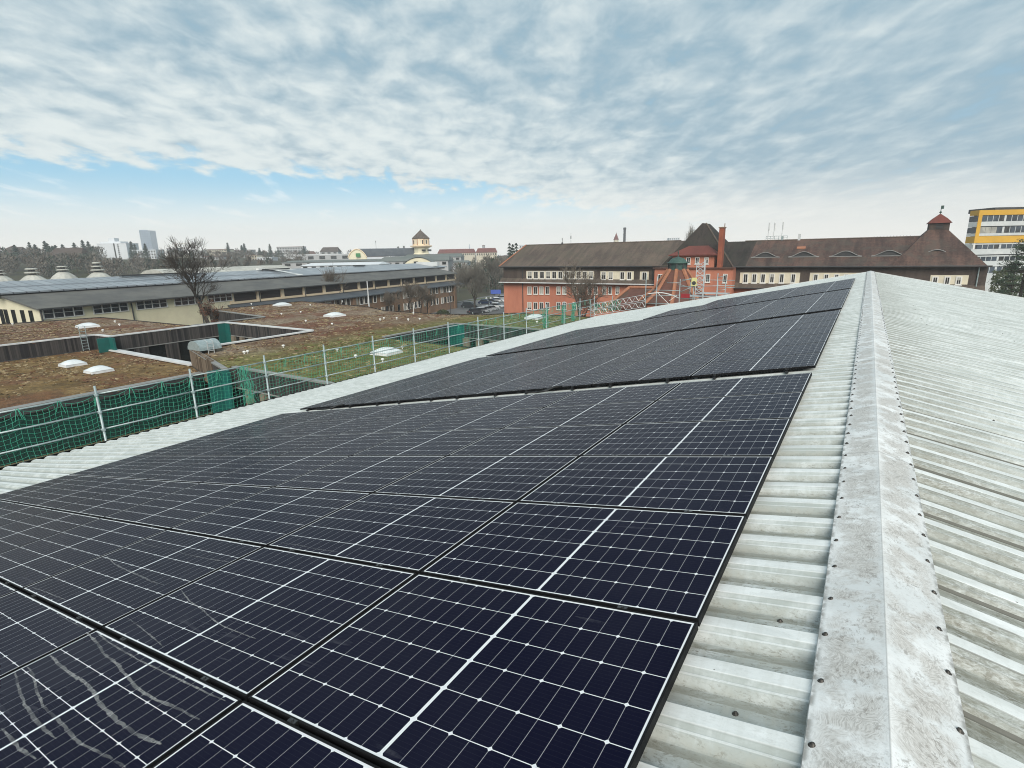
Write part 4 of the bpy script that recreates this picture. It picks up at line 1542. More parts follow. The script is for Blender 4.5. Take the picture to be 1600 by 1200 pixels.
# clumps of stonecrop and dry stems standing up from the planted roofs
def inside(P, x, y):
    c = False
    j = len(P) - 1
    for i in range(len(P)):
        if (P[i][1] > y) != (P[j][1] > y) and x < (P[j][0] - P[i][0]) * (y - P[i][1]) / (P[j][1] - P[i][1]) + P[i][0]:
            c = not c
        j = i
    return c


rn = random.Random(17)
b = MB()
cnt = 0
while cnt < 7000:
    x, y = rn.uniform(-77, -21), rn.uniform(-3, 50)
    if mnoise.noise(Vector((x * .35, y * .35, 2))) + mnoise.noise(Vector((x * .09, y * .09, 7))) < rn.uniform(-.5, .5):
        continue
    if inside(PA, x, y):
        z = ZA - 0.10
    elif inside(PB, x, y):
        z = ZB - 0.08
    else:
        continue
    cnt += 1
    mi = rn.choice((3, 1, 2)) if x > -33 else rn.choice((0, 1, 1, 2))
    s = rn.uniform(.05, .13)
    for q in range(3):
        a = rn.random() * 6.28
        ox, oy = rn.gauss(0, s), rn.gauss(0, s)
        dx, dy = math.cos(a) * s, math.sin(a) * s
        b.face([(x + ox - dx, y + oy - dy, z), (x + ox + dx, y + oy + dy, z), (x + ox + dx * .6 + rn.gauss(0, .03), y + oy + dy * .6, z + s * rn.uniform(.2, .55)), (x + ox - dx * .6, y + oy - dy * .6, z + s * rn.uniform(.2, .55))], mi)
o = b.build('stonecrop', [M['sed_a'], M['sed_b'], M['sed_c'], M['grass']])
o['kind'] = 'stuff'
# ---------------------------------------------------------------- the long cream workshop hall on the left
HA = math.radians(9.6)
HD = Vector((-math.sin(HA), math.cos(HA), 0))
HN = Vector((math.cos(HA), math.sin(HA), 0))
HG = Vector((-97.4, 117.9, 0))


def hp(s, off, z):
    p = HG + HD * s + HN * off
    return Vector((p.x, p.y, z))


def hbox(b, s0, s1, o0, o1, z0, z1, mi=0):
    b.hexa([hp(s0, o0, z0), hp(s0, o1, z0), hp(s1, o1, z0), hp(s1, o0, z0), hp(s0, o0, z1), hp(s0, o1, z1), hp(s1, o1, z1), hp(s1, o0, z1)], mi)


hall = thing('workshop_hall', 'long cream workshop hall with grey lean-to roof and glazed ridge roof behind the planted roofs', 'industrial hall', hp(-50, -10, 0))
S0, S1 = -96.7, 3.2
b = MB()
hbox(b, S0, -71.0, -1.0, 0.0, 0.0, 9.3)
b.build('wall', M['cream'], hall)
b = MB()
hbox(b, -71.0, S1, -1.0, 0.0, 0.0, 9.3)
b.build('wall', M['tower_cream'], hall)
# gable wall on the left
b = MB()
gp = [hp(S0 - 0.02, 0.0, 0), hp(S0 - 0.02, -30, 0), hp(S0 - 0.02, -30, 8.5), hp(S0 - 0.02, -16, 8.9), hp(S0 - 0.02, -9, 10.1), hp(S0 - 0.02, -6.6, 10.45), hp(S0 - 0.02, 0.0, 9.05)]
gq = [p + HD * 0.5 for p in gp]
b.face(gp)
b.face(gq)
for i in range(len(gp)):
    j = (i + 1) % len(gp)
    b.face([gp[i], gp[j], gq[j], gq[i]])
b.build('gable_wall', M['cream_light'], hall)
for k, px in enumerate((3, 10.5, 22, 36, 49)):
    o = -0.0
    c = at(px, 497 if px > 4 else 495, X=None, Y=None, Z=None, D=100)
    # where that sight line meets the gable plane
    n = -HD
    d = c - Vector((0, 0, CAMZ))
    t = (hp(S0 - 0.1, 0, 0) - Vector((0, 0, CAMZ))).dot(n) / d.dot(n)
    q = Vector((0, 0, CAMZ)) + d * t
    of = (q - HG).dot(HN)
    b = MB()
    b.hexa([hp(S0 - 0.10, of - .38, 5.6), hp(S0 - 0.10, of + .38, 5.6), hp(S0, of + .38, 5.6), hp(S0, of - .38, 5.6), hp(S0 - 0.10, of - .38, 9.0), hp(S0 - 0.10, of + .38, 9.0), hp(S0, of + .38, 9.0), hp(S0, of - .38, 9.0)])
    b.build('window', M['dark_glass'], hall)
# lean-to roof, step, glazed ridge roof
b = MB()
for o0, z0, o1, z1 in ((0.75, 9.30, -6.6, 10.72),):
    b.hexa([hp(S0 - .5, o1, z1 - .2), hp(S0 - .5, o0, z0 - .2), hp(S1 + .5, o0, z0 - .2), hp(S1 + .5, o1, z1 - .2), hp(S0 - .5, o1, z1), hp(S0 - .5, o0, z0), hp(S1 + .5, o0, z0), hp(S1 + .5, o1, z1)])
b.build('roof', M['roof_grey'], hall)
b = MB()
hbox(b, S0 - .3, S1 + .3, 0.76, 0.92, 9.10, 9.26)
b.build('gutter', M['lead'], hall)
b = MB()
hbox(b, S0 - 1.2, S1 + 5.5, -6.9, -6.65, 10.5, 11.0)
b.build('clerestory_step', M['lead'], hall)
b = MB()
SE = 9.5
b.hexa([hp(S0 - 1.4, -14.2, 12.0), hp(S0 - 1.4, -6.3, 10.85), hp(SE, -6.3, 10.85), hp(SE, -14.2, 12.0), hp(S0 - 1.4, -14.2, 12.18), hp(S0 - 1.4, -6.3, 11.03), hp(SE, -6.3, 11.03), hp(SE, -14.2, 12.18)])
b.build('glazed_roof', M['skyroof'], hall)
b = MB()
b.hexa([hp(S0 - 1.4, -24, 10.7), hp(S0 - 1.4, -14.2, 11.9), hp(SE, -14.2, 11.9), hp(SE, -24, 10.7), hp(S0 - 1.4, -24, 10.85), hp(S0 - 1.4, -14.2, 12.15), hp(SE, -14.2, 12.15), hp(SE, -24, 10.85)])
hbox(b, S0 + .1, S1, -24, -6.8, 0.3, 10.6)
b.build('rear_roof', M['roof_grey'], hall)
b = MB()
for s0, s1 in ((-79, -68), (-52, -45.0), (-24, -20)):
    hbox(b, s0, s1, -13.6, -12.9, 12.15, 12.40)
b.build('ridge_vent', M['lead'], hall)
b = MB()
for s0 in (-66.3, -52.8):
    hbox(b, s0, s0 + 1.6, -13.9, -13.2, 12.2, 12.55)
hbox(b, -50.6, -49.4, -13.9, -6.6, 12.21, 12.23)
b.v = b.v[:16] + [tuple(Vector(v) + Vector((0, 0, 0.0))) for v in b.v[16:]]
b.build('white_hatch', M['white'], hall)
b = MB()
b.hexa([hp(-49.3, -14, 12.17), hp(-49.3, -6.4, 11.06), hp(-48.0, -6.4, 11.06), hp(-48.0, -14, 12.17), hp(-49.3, -14, 12.22), hp(-49.3, -6.4, 11.11), hp(-48.0, -6.4, 11.11), hp(-48.0, -14, 12.22)])
b.build('white_roof_strip', M['white'], hall)
b = MB()
hbox(b, 4.2, 5.4, -13.6, -6.4, 11.3, 12.5)
b.build('end_parapet', M['spandrel'], hall)
# windows: five groups of four steel lights, then brown louvred bays
for i in range(5):
    s = -96.4 + 5.40 * i
    w = 4.25
    b = MB()
    hbox(b, s, s + w, 0.0, 0.05, 8.02, 9.14)
    fr = b.build('window', M['win_grid'], hall)
    b = MB()
    for k in range(5):
        x = s + (w / 4) * k
        hbox(b, x - 0.06, x + 0.06, 0.0, 0.10, 7.98, 9.18)
    hbox(b, s - 0.055, s + w + 0.055, 0.0, 0.095, 9.125, 9.2)
    hbox(b, s - 0.055, s + w + 0.055, 0.0, 0.095, 7.93, 8.03)
    for k in range(4):
        hbox(b, s + w / 4 * k + .06, s + w / 4 * (k + 1) - .06, 0.0, 0.075, 8.56, 8.62)
    b.build('frame', M['win_frame'], fr)
for i in range(14):
    s = -70.1 + 5.25 * i
    b = MB()
    hbox(b, s, s + 4.3, -0.05, 0.06, 7.75, 9.12)
    b.build('louvre_bay', M['louvre'], hall)
    b = MB()
    hbox(b, s + 4.45, s + 5.1, 0.0, 0.16, 7.4, 9.15)
    b.build('pilaster', M['tower_cream'], hall)
for s in (-96.65, -86.3, -76.2, -65.2, -54.7, -44.2, -33.7, -23.2, -12.7):
    b = MB()
    b.tube([hp(s, 0.2, 0.2), hp(s, 0.2, 9.2)], 0.09, 6)
    b.build('downpipe', M['lead'], hall)
b = MB()
hbox(b, -71.0, S1, 0.0, 0.2, 7.38, 7.72)
b.build('sill_band', M['tower_cream'], hall)
# annex roof and two brick storeys below
b = MB()
b.hexa([hp(-71.5, 0.0, 7.05), hp(-71.0, 3.3, 6.35), hp(S1 - .6, 3.3, 6.30), hp(S1 - .6, 0.0, 7.0), hp(-71.5, 0.0, 7.3), hp(-71.0, 3.3, 6.55), hp(S1 - .6, 3.3, 6.5), hp(S1 - .6, 0.0, 7.25)])
b.build('annex_roof', M['roof_blue'], hall)
b = MB()
hbox(b, -71.0, -1.2, 0.05, 2.6, 0.0, 6.5)
b.build('annex_wall', M['brick_brown'], hall)
s = -69.5
i = 0
while s < -2.5:
    for z0, z1 in ((4.75, 6.25), (2.0, 3.5)):
        b = MB()
        hbox(b, s, s + 0.95, 2.6, 2.66, z0, z1)
        w = b.build('window', M['win_pale'] if (i * 7) % 5 == 0 else M['win_pane'], hall)
        b = MB()
        hbox(b, s - .1, s + .02, 2.6, 2.72, z0 - .1, z1)
        hbox(b, s + .93, s + 1.05, 2.6, 2.72, z0 - .1, z1)
        hbox(b, s + .02, s + .93, 2.6, 2.71, z0 - .1, z0 + .04)
        b.build('frame', M['win_frame'] if i % 3 else M['pier'], w)
    i += 1
    s += 2.55 if i % 5 == 0 else 1.5
for s in (-59.5, -44.7, -30.5, -16.3, -3.0):
    b = MB()
    hbox(b, s, s + 0.8, 2.6, 3.0, 0, 6.3)
    b.build('pilaster', M['brick_brown'], hall)

# pale ventilator domes behind the hall
for k, (px, py, w, lab) in enumerate(((3, 449, 34, 'pale ventilator dome cut by the left picture edge'), (54, 451, 42, 'broad pale ventilator dome with two caps, second from the left edge'),
                                      (101, 444, 36, 'pale ventilator dome with two caps, third from the left edge'), (156, 446, 40, 'pale ventilator dome with three stacked caps behind the glazed roof'))):
    D = 122 + k * 8
    c = at(px, py - 7, D=D)
    sc = w / FPX * D / 2 * .74
    t = thing('ventilator_dome', lab, 'roof ventilator', c, 'ventilator domes behind the glazed roof')
    b = MB()
    b.lathe(c, [(sc * 1.9, -1.6), (sc * 1.45, -.2), (sc * 1.05, sc * 0.42), (sc * 0.62, sc * 0.78), (sc * 0.34, sc * 0.92)], 12, phase=0.3)
    b.build('dome', M['stone_white'], t)
    z = sc * 0.92
    b = MB()
    b.lathe((c.x, c.y, c.z + z), [(sc * 0.30, -.1), (sc * 0.24, sc * (0.75 if k < 3 else 1.0))], 10)
    b.build('neck', M['lead'], t)
    for q in range(2 if k < 3 else 3):
        r = sc * (0.62 - 0.12 * q)
        b = MB()
        zz = c.z + z + sc * (0.14 + 0.36 * q)
        b.lathe((c.x, c.y, zz), [(r * 0.85, 0), (r, sc * 0.03), (r, sc * 0.10), (r * 0.75, sc * 0.15), (0.05, sc * 0.17)], 16)
        b.build('cap', M['stone_white'], t)
c = at(210, 433, D=165)
b = MB()
rows = []
for i in range(9):
    t_ = math.pi * i / 8
    rows.append([hp(-40 + y, -44 + 6.5 * math.cos(t_), 8.5 + 4.1 * math.sin(t_)) for y in (-14, 22)])
b.grid(rows)
for y in (-14, 22):
    b.face([hp(-40 + y, -44 + 6.5 * math.cos(math.pi * i / 8), 8.5 + 4.1 * math.sin(math.pi * i / 8)) for i in range(9)])
hbox(b, -54, -18, -50.5, -37.5, 0, 8.5)
tag(b.build('vaulted_shed', M['stone_white']), 'low pale barrel-vaulted shed behind the glazed workshop roof', 'shed')

# ---------------------------------------------------------------- the orange brick office building
YB = 100.0
bk = thing('orange_office_building', 'long orange office building with brown tiled roof, slate upper storey and central gable', 'building', (-25, 105, 0))
YR = 108.6
zeave = at(900, 416.6, Y=YB - .5).z
xl = at(787, 440, Y=YB).x
xc0, xc1 = at(1041, 425, Y=YB).x, at(1146, 425, Y=YB).x
xr = at(1543, 425, Y=YB).x
zl0 = at(787, 440.5, Y=YB).z     # ledge between slate and render
zr0 = at(1250, 452, Y=YB).z
b = MB()
b.box(xl, YB, 0, xc0, YB + 17, zl0)
b.box(xc1, YB, 0, xr - .15, YB + 17, zl0 - 0.35)
b.build('wall', M['plaster'], bk)
b = MB()
b.box(xl, YB + 0.02, zl0, xc0, YB + 16.98, zeave)
b.build('slate_storey', M['slate'], bk)
b = MB()
b.box(xc1, YB + 0.02, zl0 - .35, xr, YB + 16.98, zeave - .2)
b.build('slate_storey', M['slate'], bk)
b = MB()
b.hexa([(xl - .5, YB - 1.0, zl0 - .12), (xc0, YB - 1.0, zl0 - .12), (xc0, YB + .0, zl0 - .05), (xl - .5, YB, zl0 - .05), (xl - .5, YB - 1.0, zl0 + .02), (xc0, YB - 1.0, zl0 + .02), (xc0, YB + .01, zl0 + .85), (xl - .5, YB + .01, zl0 + .85)])
b.hexa([(xc1, YB - 1.0, zl0 - .47), (xr, YB - 1.0, zl0 - .47), (xr, YB, zl0 - .4), (xc1, YB, zl0 - .4), (xc1, YB - 1.0, zl0 - .33), (xr, YB - 1.0, zl0 - .33), (xr, YB + .01, zl0 + .45), (xc1, YB + .01, zl0 + .45)])
b.build('skirt_roof', M['tile_brown'], bk)
b = MB()
b.tube([(xl - .6, YB - 1.05, zl0 - .05), (xc0, YB - 1.05, zl0 - .05)], 0.12, 6)
b.build('gutter', M['coping'], bk)
b = MB()
b.tube([(xc1, YB - 1.05, zl0 - .4), (xr, YB - 1.05, zl0 - .4)], 0.10, 6)
b.tube([(xl - .6, YB - .75, zeave), (xc0, YB - .75, zeave)], 0.13, 6)
b.tube([(xc1, YB - .75, zeave - .15), (xr + .3, YB - .75, zeave - .15)], 0.13, 6)
b.build('eaves_gutter', M['lead'], bk)


def gable_roof(b, x0, x1, ye, yr, ze, zr, th=0.18, xr0=None, xr1=None):
    xr0 = x0 if xr0 is None else xr0
    xr1 = x1 if xr1 is None else xr1
    yb = 2 * yr - ye
    for (ya, sgn) in ((ye, 1), (yb, -1)):
        b.hexa([(x0, ya, ze - th), (x1, ya, ze - th), (xr1, yr, zr - th), (xr0, yr, zr - th), (x0, ya, ze), (x1, ya, ze), (xr1, yr, zr), (xr0, yr, zr)])


zr1 = at(822, 383.2, Y=YR).z
zr2 = at(1134, 377.8, Y=YR).z
b = MB()
gable_roof(b, xl - .6, xc0 + 1.5, YB - .8, YR, zeave + .05, zr1, xr0=at(822, 383, Y=YR).x)
b.build('roof', M['tile_brown'], bk)
b = MB()
xm = at(1172, 400, Y=103).x
xre = at(1437, 374, Y=YR).x
gable_roof(b, xm, xre + 2, YB - .8, YR, zeave - .1, zr2)
rr = b.build('roof', M['tile_rust'], bk)
b = MB()
gable_roof(b, xc1 - 5, xm, YB - .8, YR, zeave - .1, zr2 - .01)
b.build('roof', M['tile_black'], bk)
b = MB()
b.face([(xl, YB, zeave), (xl, YB + 17, zeave), (at(822, 383, Y=YR).x - .6, YR, zr1 - .3)])
b.build('gable_end', M['slate'], bk)
# verge tiles and ridge line, brighter than the field
b = MB()
b.tube([(xl - .62, YB - .8, zeave + .12), (at(822, 383, Y=YR).x, YR, zr1 + .05)], 0.16, 5)
b.build('verge_tiles', M['ridge_tile'], bk)
b = MB()
b.tube([(at(822, 383, Y=YR).x, YR, zr1), (xc0, YR, zr1)], 0.14, 5)
b.tube([(xc1, YR, zr2), (xre, YR, zr2)], 0.14, 5)
b.build('ridge_tiles', M['tile_brown'], bk)


def win(px0, py0, px1, py1, Y=YB, frame='win_frame', pane='win_pane', fw=0.13, parent=bk, sill=True):
    a, c = at(px0, py1, Y=Y), at(px1, py0, Y=Y)
    x0, z0, x1, z1 = a.x, a.z, c.x, c.z
    b = MB()
    b.box(x0, Y - 0.09, z0, x0 + fw, Y + .02, z1)
    b.box(x1 - fw, Y - 0.09, z0, x1, Y + .02, z1)
    b.box(x0 + fw, Y - 0.085, z1 - fw, x1 - fw, Y + .02, z1)
    b.box(x0 + fw, Y - 0.085, z0, x1 - fw, Y + .02, z0 + fw * 0.9)
    b.box((x0 + x1) / 2 - 0.02, Y - 0.07, z0 + fw * .9, (x0 + x1) / 2 + 0.02, Y + .02, z1 - fw)
    if sill:
        b.box(x0 - .08, Y - 0.16, z0 - .1, x1 + .08, Y + .02, z0 - .002)
    w = b.build('window', M[frame], parent)
    b = MB()
    b.box(x0 + fw, Y - 0.035, z0 + fw * .9, x1 - fw, Y + .01, z1 - fw)
    b.build('pane', M[pane], w)
    if sill and random.random() < 0.25:
        h = random.uniform(0.25, 0.7)
        b = MB()
        b.box(x0 + fw, Y - 0.05, z1 - fw - (z1 - z0) * h, x1 - fw, Y - .036, z1 - fw)
        b.build('blind', M['win_pale'], w)


random.seed(21)


def band(px0, py0, px1, py1, Y=YB):
    a, c = at(px0, py1, Y=Y), at(px1, py0, Y=Y)
    b = MB()
    b.box(a.x, Y - .05, a.z, c.x, Y + .02, c.z)
    b.build('window_band', M['win_cream'], bk)


# slate storey windows, left wing
band(822.5, 423.3, 928.5, 436.6)
for k in range(11):
    px = 828 + 9.55 * k
    win(px - 3.6, 423.8, px + 3.6, 435.6, YB - .055, fw=.11)
band(938, 424, 990.5, 438)
for px in (943.5, 954.5, 972.5, 983.5):
    win(px - 3.7, 424.6, px + 3.7, 437, YB - .055, fw=.11)
band(999.5, 424.3, 1014, 439.4)
win(1003, 424.8, 1011, 438, YB - .055, fw=.11)
# two rows in the orange render
for py, wh in ((453.7, 12), (477.8, 11.5)):
    k = 0
    for px in (827.5, 837, 846.2, 855.4, 872.8, 882, 898, 907, 921.5, 931, 944.5, 953.5, 965):
        win(px - 3.1, py - wh / 2, px + 3.1, py + wh / 2, YB, pane='win_pale' if (k in (0, 2, 5) and py < 460) else 'win_pane', fw=.11)
        k += 1
# slate storey windows, right wing
band(1155.5, 426, 1250.5, 443)
for px in (1165, 1178.7, 1192.3, 1206.3, 1221.5, 1239.5):
    win(px - 4.6, 427.5, px + 4.6, 442.2, YB - .055, fw=.13)
band(1264, 426.3, 1347, 443)
for px in (1274.5, 1291, 1307, 1322, 1337):
    win(px - 4.8, 428, px + 4.8, 442.2, YB - .055, fw=.13)
band(1452, 430, 1514, 444)
for px in (1461, 1480, 1498):
    win(px - 6, 432, px + 6, 445, YB - .055, fw=.15)
for px in (817, 1020):
    p = at(px, 440, Y=YB)
    b = MB()
    b.tube([(p.x, YB - .12, 0.3), (p.x, YB - .12, zeave - .1)], 0.09, 6)
    b.build('downpipe', M['lead'], bk)
p = at(1528, 430, Y=YB)
b = MB()
b.tube([(p.x, YB - .12, 2), (p.x, YB - .12, zeave - .3)], 0.08, 6)
b.build('downpipe', M['galv'], bk)
# central orange block
YC = 97.6
xa, xb_ = at(1022.5, 430, Y=YC).x, at(1145, 430, Y=YC).x
zc = at(1080, 419.5, Y=YC).z
b = MB()
b.box(xa, YC, 0, xb_, YB + 16, zc)
b.build('centre_block', M['plaster'], bk)
win(1027.5, 428.5, 1036, 441, YC, fw=.11)
win(1102, 428, 1110, 441, YC, fw=.11)
win(1129, 428, 1137, 442, YC, fw=.11)
ux0, ux1 = at(1051, 400, Y=YC + .9).x, at(1116.5, 400, Y=YC + .9).x
uz = at(1083, 398.5, Y=YC + .9).z
b = MB()
b.box(ux0, YC + .9, zc - .3, ux1, YC + 9, uz)
b.build('upper_block', M['plaster'], bk)
for px in (1075.7, 1089.5, 1103.8):
    win(px - 3.7, 402, px + 3.7, 412.5, YC + .9, fw=.11)
b = MB()
b.box(xa - .25, YC - .35, zc - .02, xb_ + .25, YC + .9, zc + .16)
b.build('cornice', M['tile_dull'], bk)
# low tiled hip above the upper block
b = MB()
e0, e1 = ux0 - .6, ux1 + .6
h0, h1 = at(1077, 384, Y=YC + 4).x, at(1106, 383.5, Y=YC + 4).x
hz_ = at(1090, 384, Y=YC + 4).z
b.hexa([(e0, YC + .3, uz - .1), (e1, YC + .3, uz - .1), (e1, YC + 9, uz - .1), (e0, YC + 9, uz - .1), (e0 + .05, YC + .3, uz + .08), (e1 - .05, YC + .3, uz + .08), (e1 - .05, YC + 9, uz + .08), (e0 + .05, YC + 9, uz + .08)])
b.hexa([(e0 + .1, YC + .35, uz + .08), (e1 - .1, YC + .35, uz + .08), (e1 - .1, YC + 8.9, uz + .08), (e0 + .1, YC + 8.9, uz + .08), (h0, YC + 4, hz_), (h1, YC + 4, hz_), (h1, YC + 8, hz_), (h0, YC + 8, hz_)])
b.build('dormer_roof', M['tile_red'], bk)
# the big steep dark roof
b = MB()
YP = 106
ap0, ap1 = at(1097.5, 348.5, Y=YP), at(1103.5, 349, Y=YP)
bx0, bx1 = at(1027, 419, Y=YC + .2).x, at(1144, 419, Y=YC + .2).x
b.hexa([(bx0, YC + 1.2, zc + .1), (bx1, YC + 1.2, zc + .1), (bx1, YB + 16, zc + .1), (bx0, YB + 16, zc + .1), (ap0.x, YP, ap0.z), (ap1.x, YP, ap1.z), (ap1.x, YP + 3, ap1.z), (ap0.x, YP + 3, ap0.z)])
b.build('steep_roof', M['tile_black'], bk)
b = MB()
b.tube([(bx1, YC + 1.2, zc + .1), (ap1.x, YP, ap1.z)], 0.16, 5)
b.build('hip_tiles', M['tile_brown'], bk)
# shallow hip to the left of the centre
b = MB()
lh = at(1046, 399, Y=103.5)
b.hexa([(at(1018, 419, Y=YB - .9).x, YB - .9, zeave + .04), (at(1052, 419, Y=YB - .9).x, YB - .9, zeave + .04), (lh.x + 1.5, 103.6, zeave + .04), (lh.x - .1, 103.6, zeave + .04),
        (at(1018, 419, Y=YB - .9).x + .1, YB - .88, zeave + .14), (at(1052, 419, Y=YB - .9).x, YB - .88, zeave + .14), (lh.x + 1.5, 103.6, lh.z), (lh.x - .1, 103.6, lh.z)])
b.build('hip_roof', M['tile_brown'], bk)
# red brick chimney
a, c = at(1120.2, 414, Y=YC + .3), at(1131.3, 356, Y=YC + .3)
b = MB()
b.box(a.x, YC + .2, zc + .1, c.x, YC + 1.6, c.z)
ch = b.build('chimney', M['brick_red'], bk)
b = MB()
b.box(a.x - .1, YC + .1, c.z, c.x + .1, YC + 1.7, c.z + .16)
b.tube([(a.x + .7, YC + .9, c.z + .1), (a.x + .7, YC + .9, c.z + .75)], 0.07, 6)
b.build('chimney_cap', M['brick_brown'], ch)
# eyebrow dormers on the right wing
slope = (zr2 - (zeave - .1)) / (YR - (YB - .8))
for px in (1195, 1255, 1320, 1388, 1462):
    yy = 102.3
    p = at(px, 405.5, Y=yy)
    zb = zeave - .1 + (yy - (YB - .8)) * slope
    hw, hh = 2.25, 0.80
    b = MB()
    front, back = [], []
    n = 14
    for i in range(n + 1):
        t = -1 + 2 * i / n
        h = hh * (math.cos(t * math.pi) + 1) / 2
        front.append((p.x + t * hw, yy, zb + 0.06 + h))
        back.append((p.x + t * hw * .9, yy + h / slope + 0.1, zb + 0.08 + h))
    b.grid([front, back])
    d = b.build('eyebrow_dormer', M['tile_rust'], bk)
    b = MB()
    for i in range(n):
        b.face([(front[i][0], yy + .1, zb - .05), (front[i + 1][0], yy + .1, zb - .05), (front[i + 1][0], yy + .1, front[i + 1][2] - .05), (front[i][0], yy + .1, front[i][2] - .05)])
    b.build('dormer_window', M['lead'], d)
    b = MB()
    b.tube([(p.x - hw, yy - .05, zb + .02), (p.x + hw, yy - .05, zb + .02)], 0.07, 5)
    b.tube([(f[0], f[1] - .03, f[2]) for f in front], 0.06, 5)
    b.build('dormer_sill', M['coping_grey'], d)
# pyramid end roof with cupola
b = MB()
YQ = 107.0
q0, q1 = at(1451, 359, Y=YQ), at(1482, 359, Y=YQ)
px0, px1 = at(1388, 420, Y=YB - .7).x, at(1544.5, 421, Y=YB - .7).x
b.hexa([(px0, YB - .9, zeave - .25), (px1, YB - .9, zeave - .25), (px1, YB + 16, zeave - .25), (px0, YB + 16, zeave - .25), (q0.x, YQ, q0.z), (q1.x, YQ, q1.z), (q1.x, YQ + 3.4, q1.z), (q0.x, YQ + 3.4, q0.z)])
b.build('pyramid_roof', M['tile_rust'], bk)
qc = ((q0.x + q1.x) / 2 + .05, YQ + 1.7)
cz0 = q0.z
hw = (q1.x - q0.x) / 2 * 1.02
b = MB()
ct = at(1467, 348, Y=YQ).z
b.box(qc[0] - hw, qc[1] - 1.75, cz0 - .8, qc[0] + hw, qc[1] + 1.75, ct)
cu = b.build('cupola', M['slate'], bk)
b = MB()
for k in range(4):
    b.box(qc[0] - hw * .35, qc[1] - 1.83, cz0 + .15 + .22 * k, qc[0] + hw * .35, qc[1] - 1.76, cz0 + .27 + .22 * k)
b.build('louvre', M['lead'], cu)
b = MB()
tp = at(1467, 334.5, Y=YQ + 1.7).z
e = hw * 1.2
b.hexa([(qc[0] - e, qc[1] - 2.05, ct - .05), (qc[0] + e, qc[1] - 2.05, ct - .05), (qc[0] + e, qc[1] + 2.05, ct - .05), (qc[0] - e, qc[1] + 2.05, ct - .05),
        (qc[0] - e * .62, qc[1] - 1.2, ct + .62), (qc[0] + e * .62, qc[1] - 1.2, ct + .62), (qc[0] + e * .62, qc[1] + 1.2, ct + .62), (qc[0] - e * .62, qc[1] + 1.2, ct + .62)])
b.hexa([(qc[0] - e * .62, qc[1] - 1.2, ct + .62), (qc[0] + e * .62, qc[1] - 1.2, ct + .62), (qc[0] + e * .62, qc[1] + 1.2, ct + .62), (qc[0] - e * .62, qc[1] + 1.2, ct + .62),
        (qc[0] - .1, qc[1] - .1, tp), (qc[0] + .1, qc[1] - .1, tp), (qc[0] + .1, qc[1] + .1, tp), (qc[0] - .1, qc[1] + .1, tp)])
b.build('cupola_roof', M['tile_red'], cu)
b = MB()
b.tube([(qc[0], qc[1], tp - .1), (qc[0], qc[1], tp + 1.1)], 0.05, 6)
b.lathe((qc[0], qc[1], tp + .25), [(0.02, -.18), (0.2, 0), (0.02, .2)], 8)
b.box(qc[0] - .05, qc[1] - .03, tp + .75, qc[0] + .32, qc[1] + .03, tp + 1.25)
b.build('weather_vane', M['copper'], cu)
# roof aerials, small vents
for px, top in ((1199, 348), (1207.5, 348), (1220.3, 347)):
    p = at(px, 376, Y=YR)
    q = at(px + .8, top, Y=YR)
    b = MB()
    b.tube([(p.x, YR, zr2 - .2), (p.x + .1, YR, q.z)], 0.055, 6)
    b.tube([(p.x + .1, YR, q.z - 1.35), (p.x + .1, YR, q.z)], 0.12, 6)
    b.build('aerial', M['spandrel'], bk)
b = MB()
p0, p1 = at(1197, 370, Y=YR), at(1230, 370, Y=YR)
for k in range(6):
    x = p0.x + (p1.x - p0.x) * k / 5
    b.tube([(x, YR + .1, zr2 - .1), (x, YR + .1, zr2 + .75)], 0.035, 5)
b.tube([(p0.x, YR + .1, zr2 + .75), (p1.x, YR + .1, zr2 + .75)], 0.035, 5)
b.tube([(p0.x, YR + .1, zr2 + .4), (p1.x, YR + .1, zr2 + .4)], 0.03, 5)
b.box(at(1221, 370, Y=YR).x, YR - .2, zr2, at(1224, 370, Y=YR).x, YR + .3, zr2 + .7)
b.build('aerial_frame', M['galv'], bk)
b = MB()
p0, p1 = at(1366, 370, Y=YR + 6), at(1422, 370, Y=YR + 6)
b.box(p0.x, YR + 5.5, zr2 - 1.0, p1.x, YR + 6.5, at(1380, 371, Y=YR + 6).z)
for k in range(12):
    x = p0.x + (p1.x - p0.x) * k / 11
    b.tube([(x, YR + 6, zr2), (x, YR + 6, at(1380, 368.6, Y=YR + 6).z)], 0.05, 4)
b.build('roof_plant', M['spandrel'], bk)
b = MB()
p = at(1249, 370, Y=YR)
b.box(p.x - .2, YR - .2, zr2 - .2, p.x + .2, YR + .2, at(1249, 365.5, Y=YR).z)
b.build('vent_pipe', M['spandrel'], bk)
p = at(878.5, 378, Y=YR)
b = MB()
b.lathe((p.x, YR, zr1 - .1), [(0.25, 0), (0.2, .4), (0.05, .6), (0.05, 1.1), (0.12, 1.2), (0.02, 1.45)], 8)
b.build('ridge_finial', M['lead'], bk)
for (px, py) in ((1252, 386.5),):
    p = at(px, py, Y=105.4)
    b = MB()
    zz = zeave - .1 + (105.4 - (YB - .8)) * slope + .06
    b.hexa([(p.x - .65, 105.1, zz - .13), (p.x + .65, 105.1, zz - .13), (p.x + .65, 105.9, zz + .22), (p.x - .65, 105.9, zz + .22), (p.x - .65, 105.1, zz - .08), (p.x + .65, 105.1, zz - .08), (p.x + .65, 105.9, zz + .27), (p.x - .65, 105.9, zz + .27)])
    b.build('new_tile_patch', M['ridge_tile'], bk)

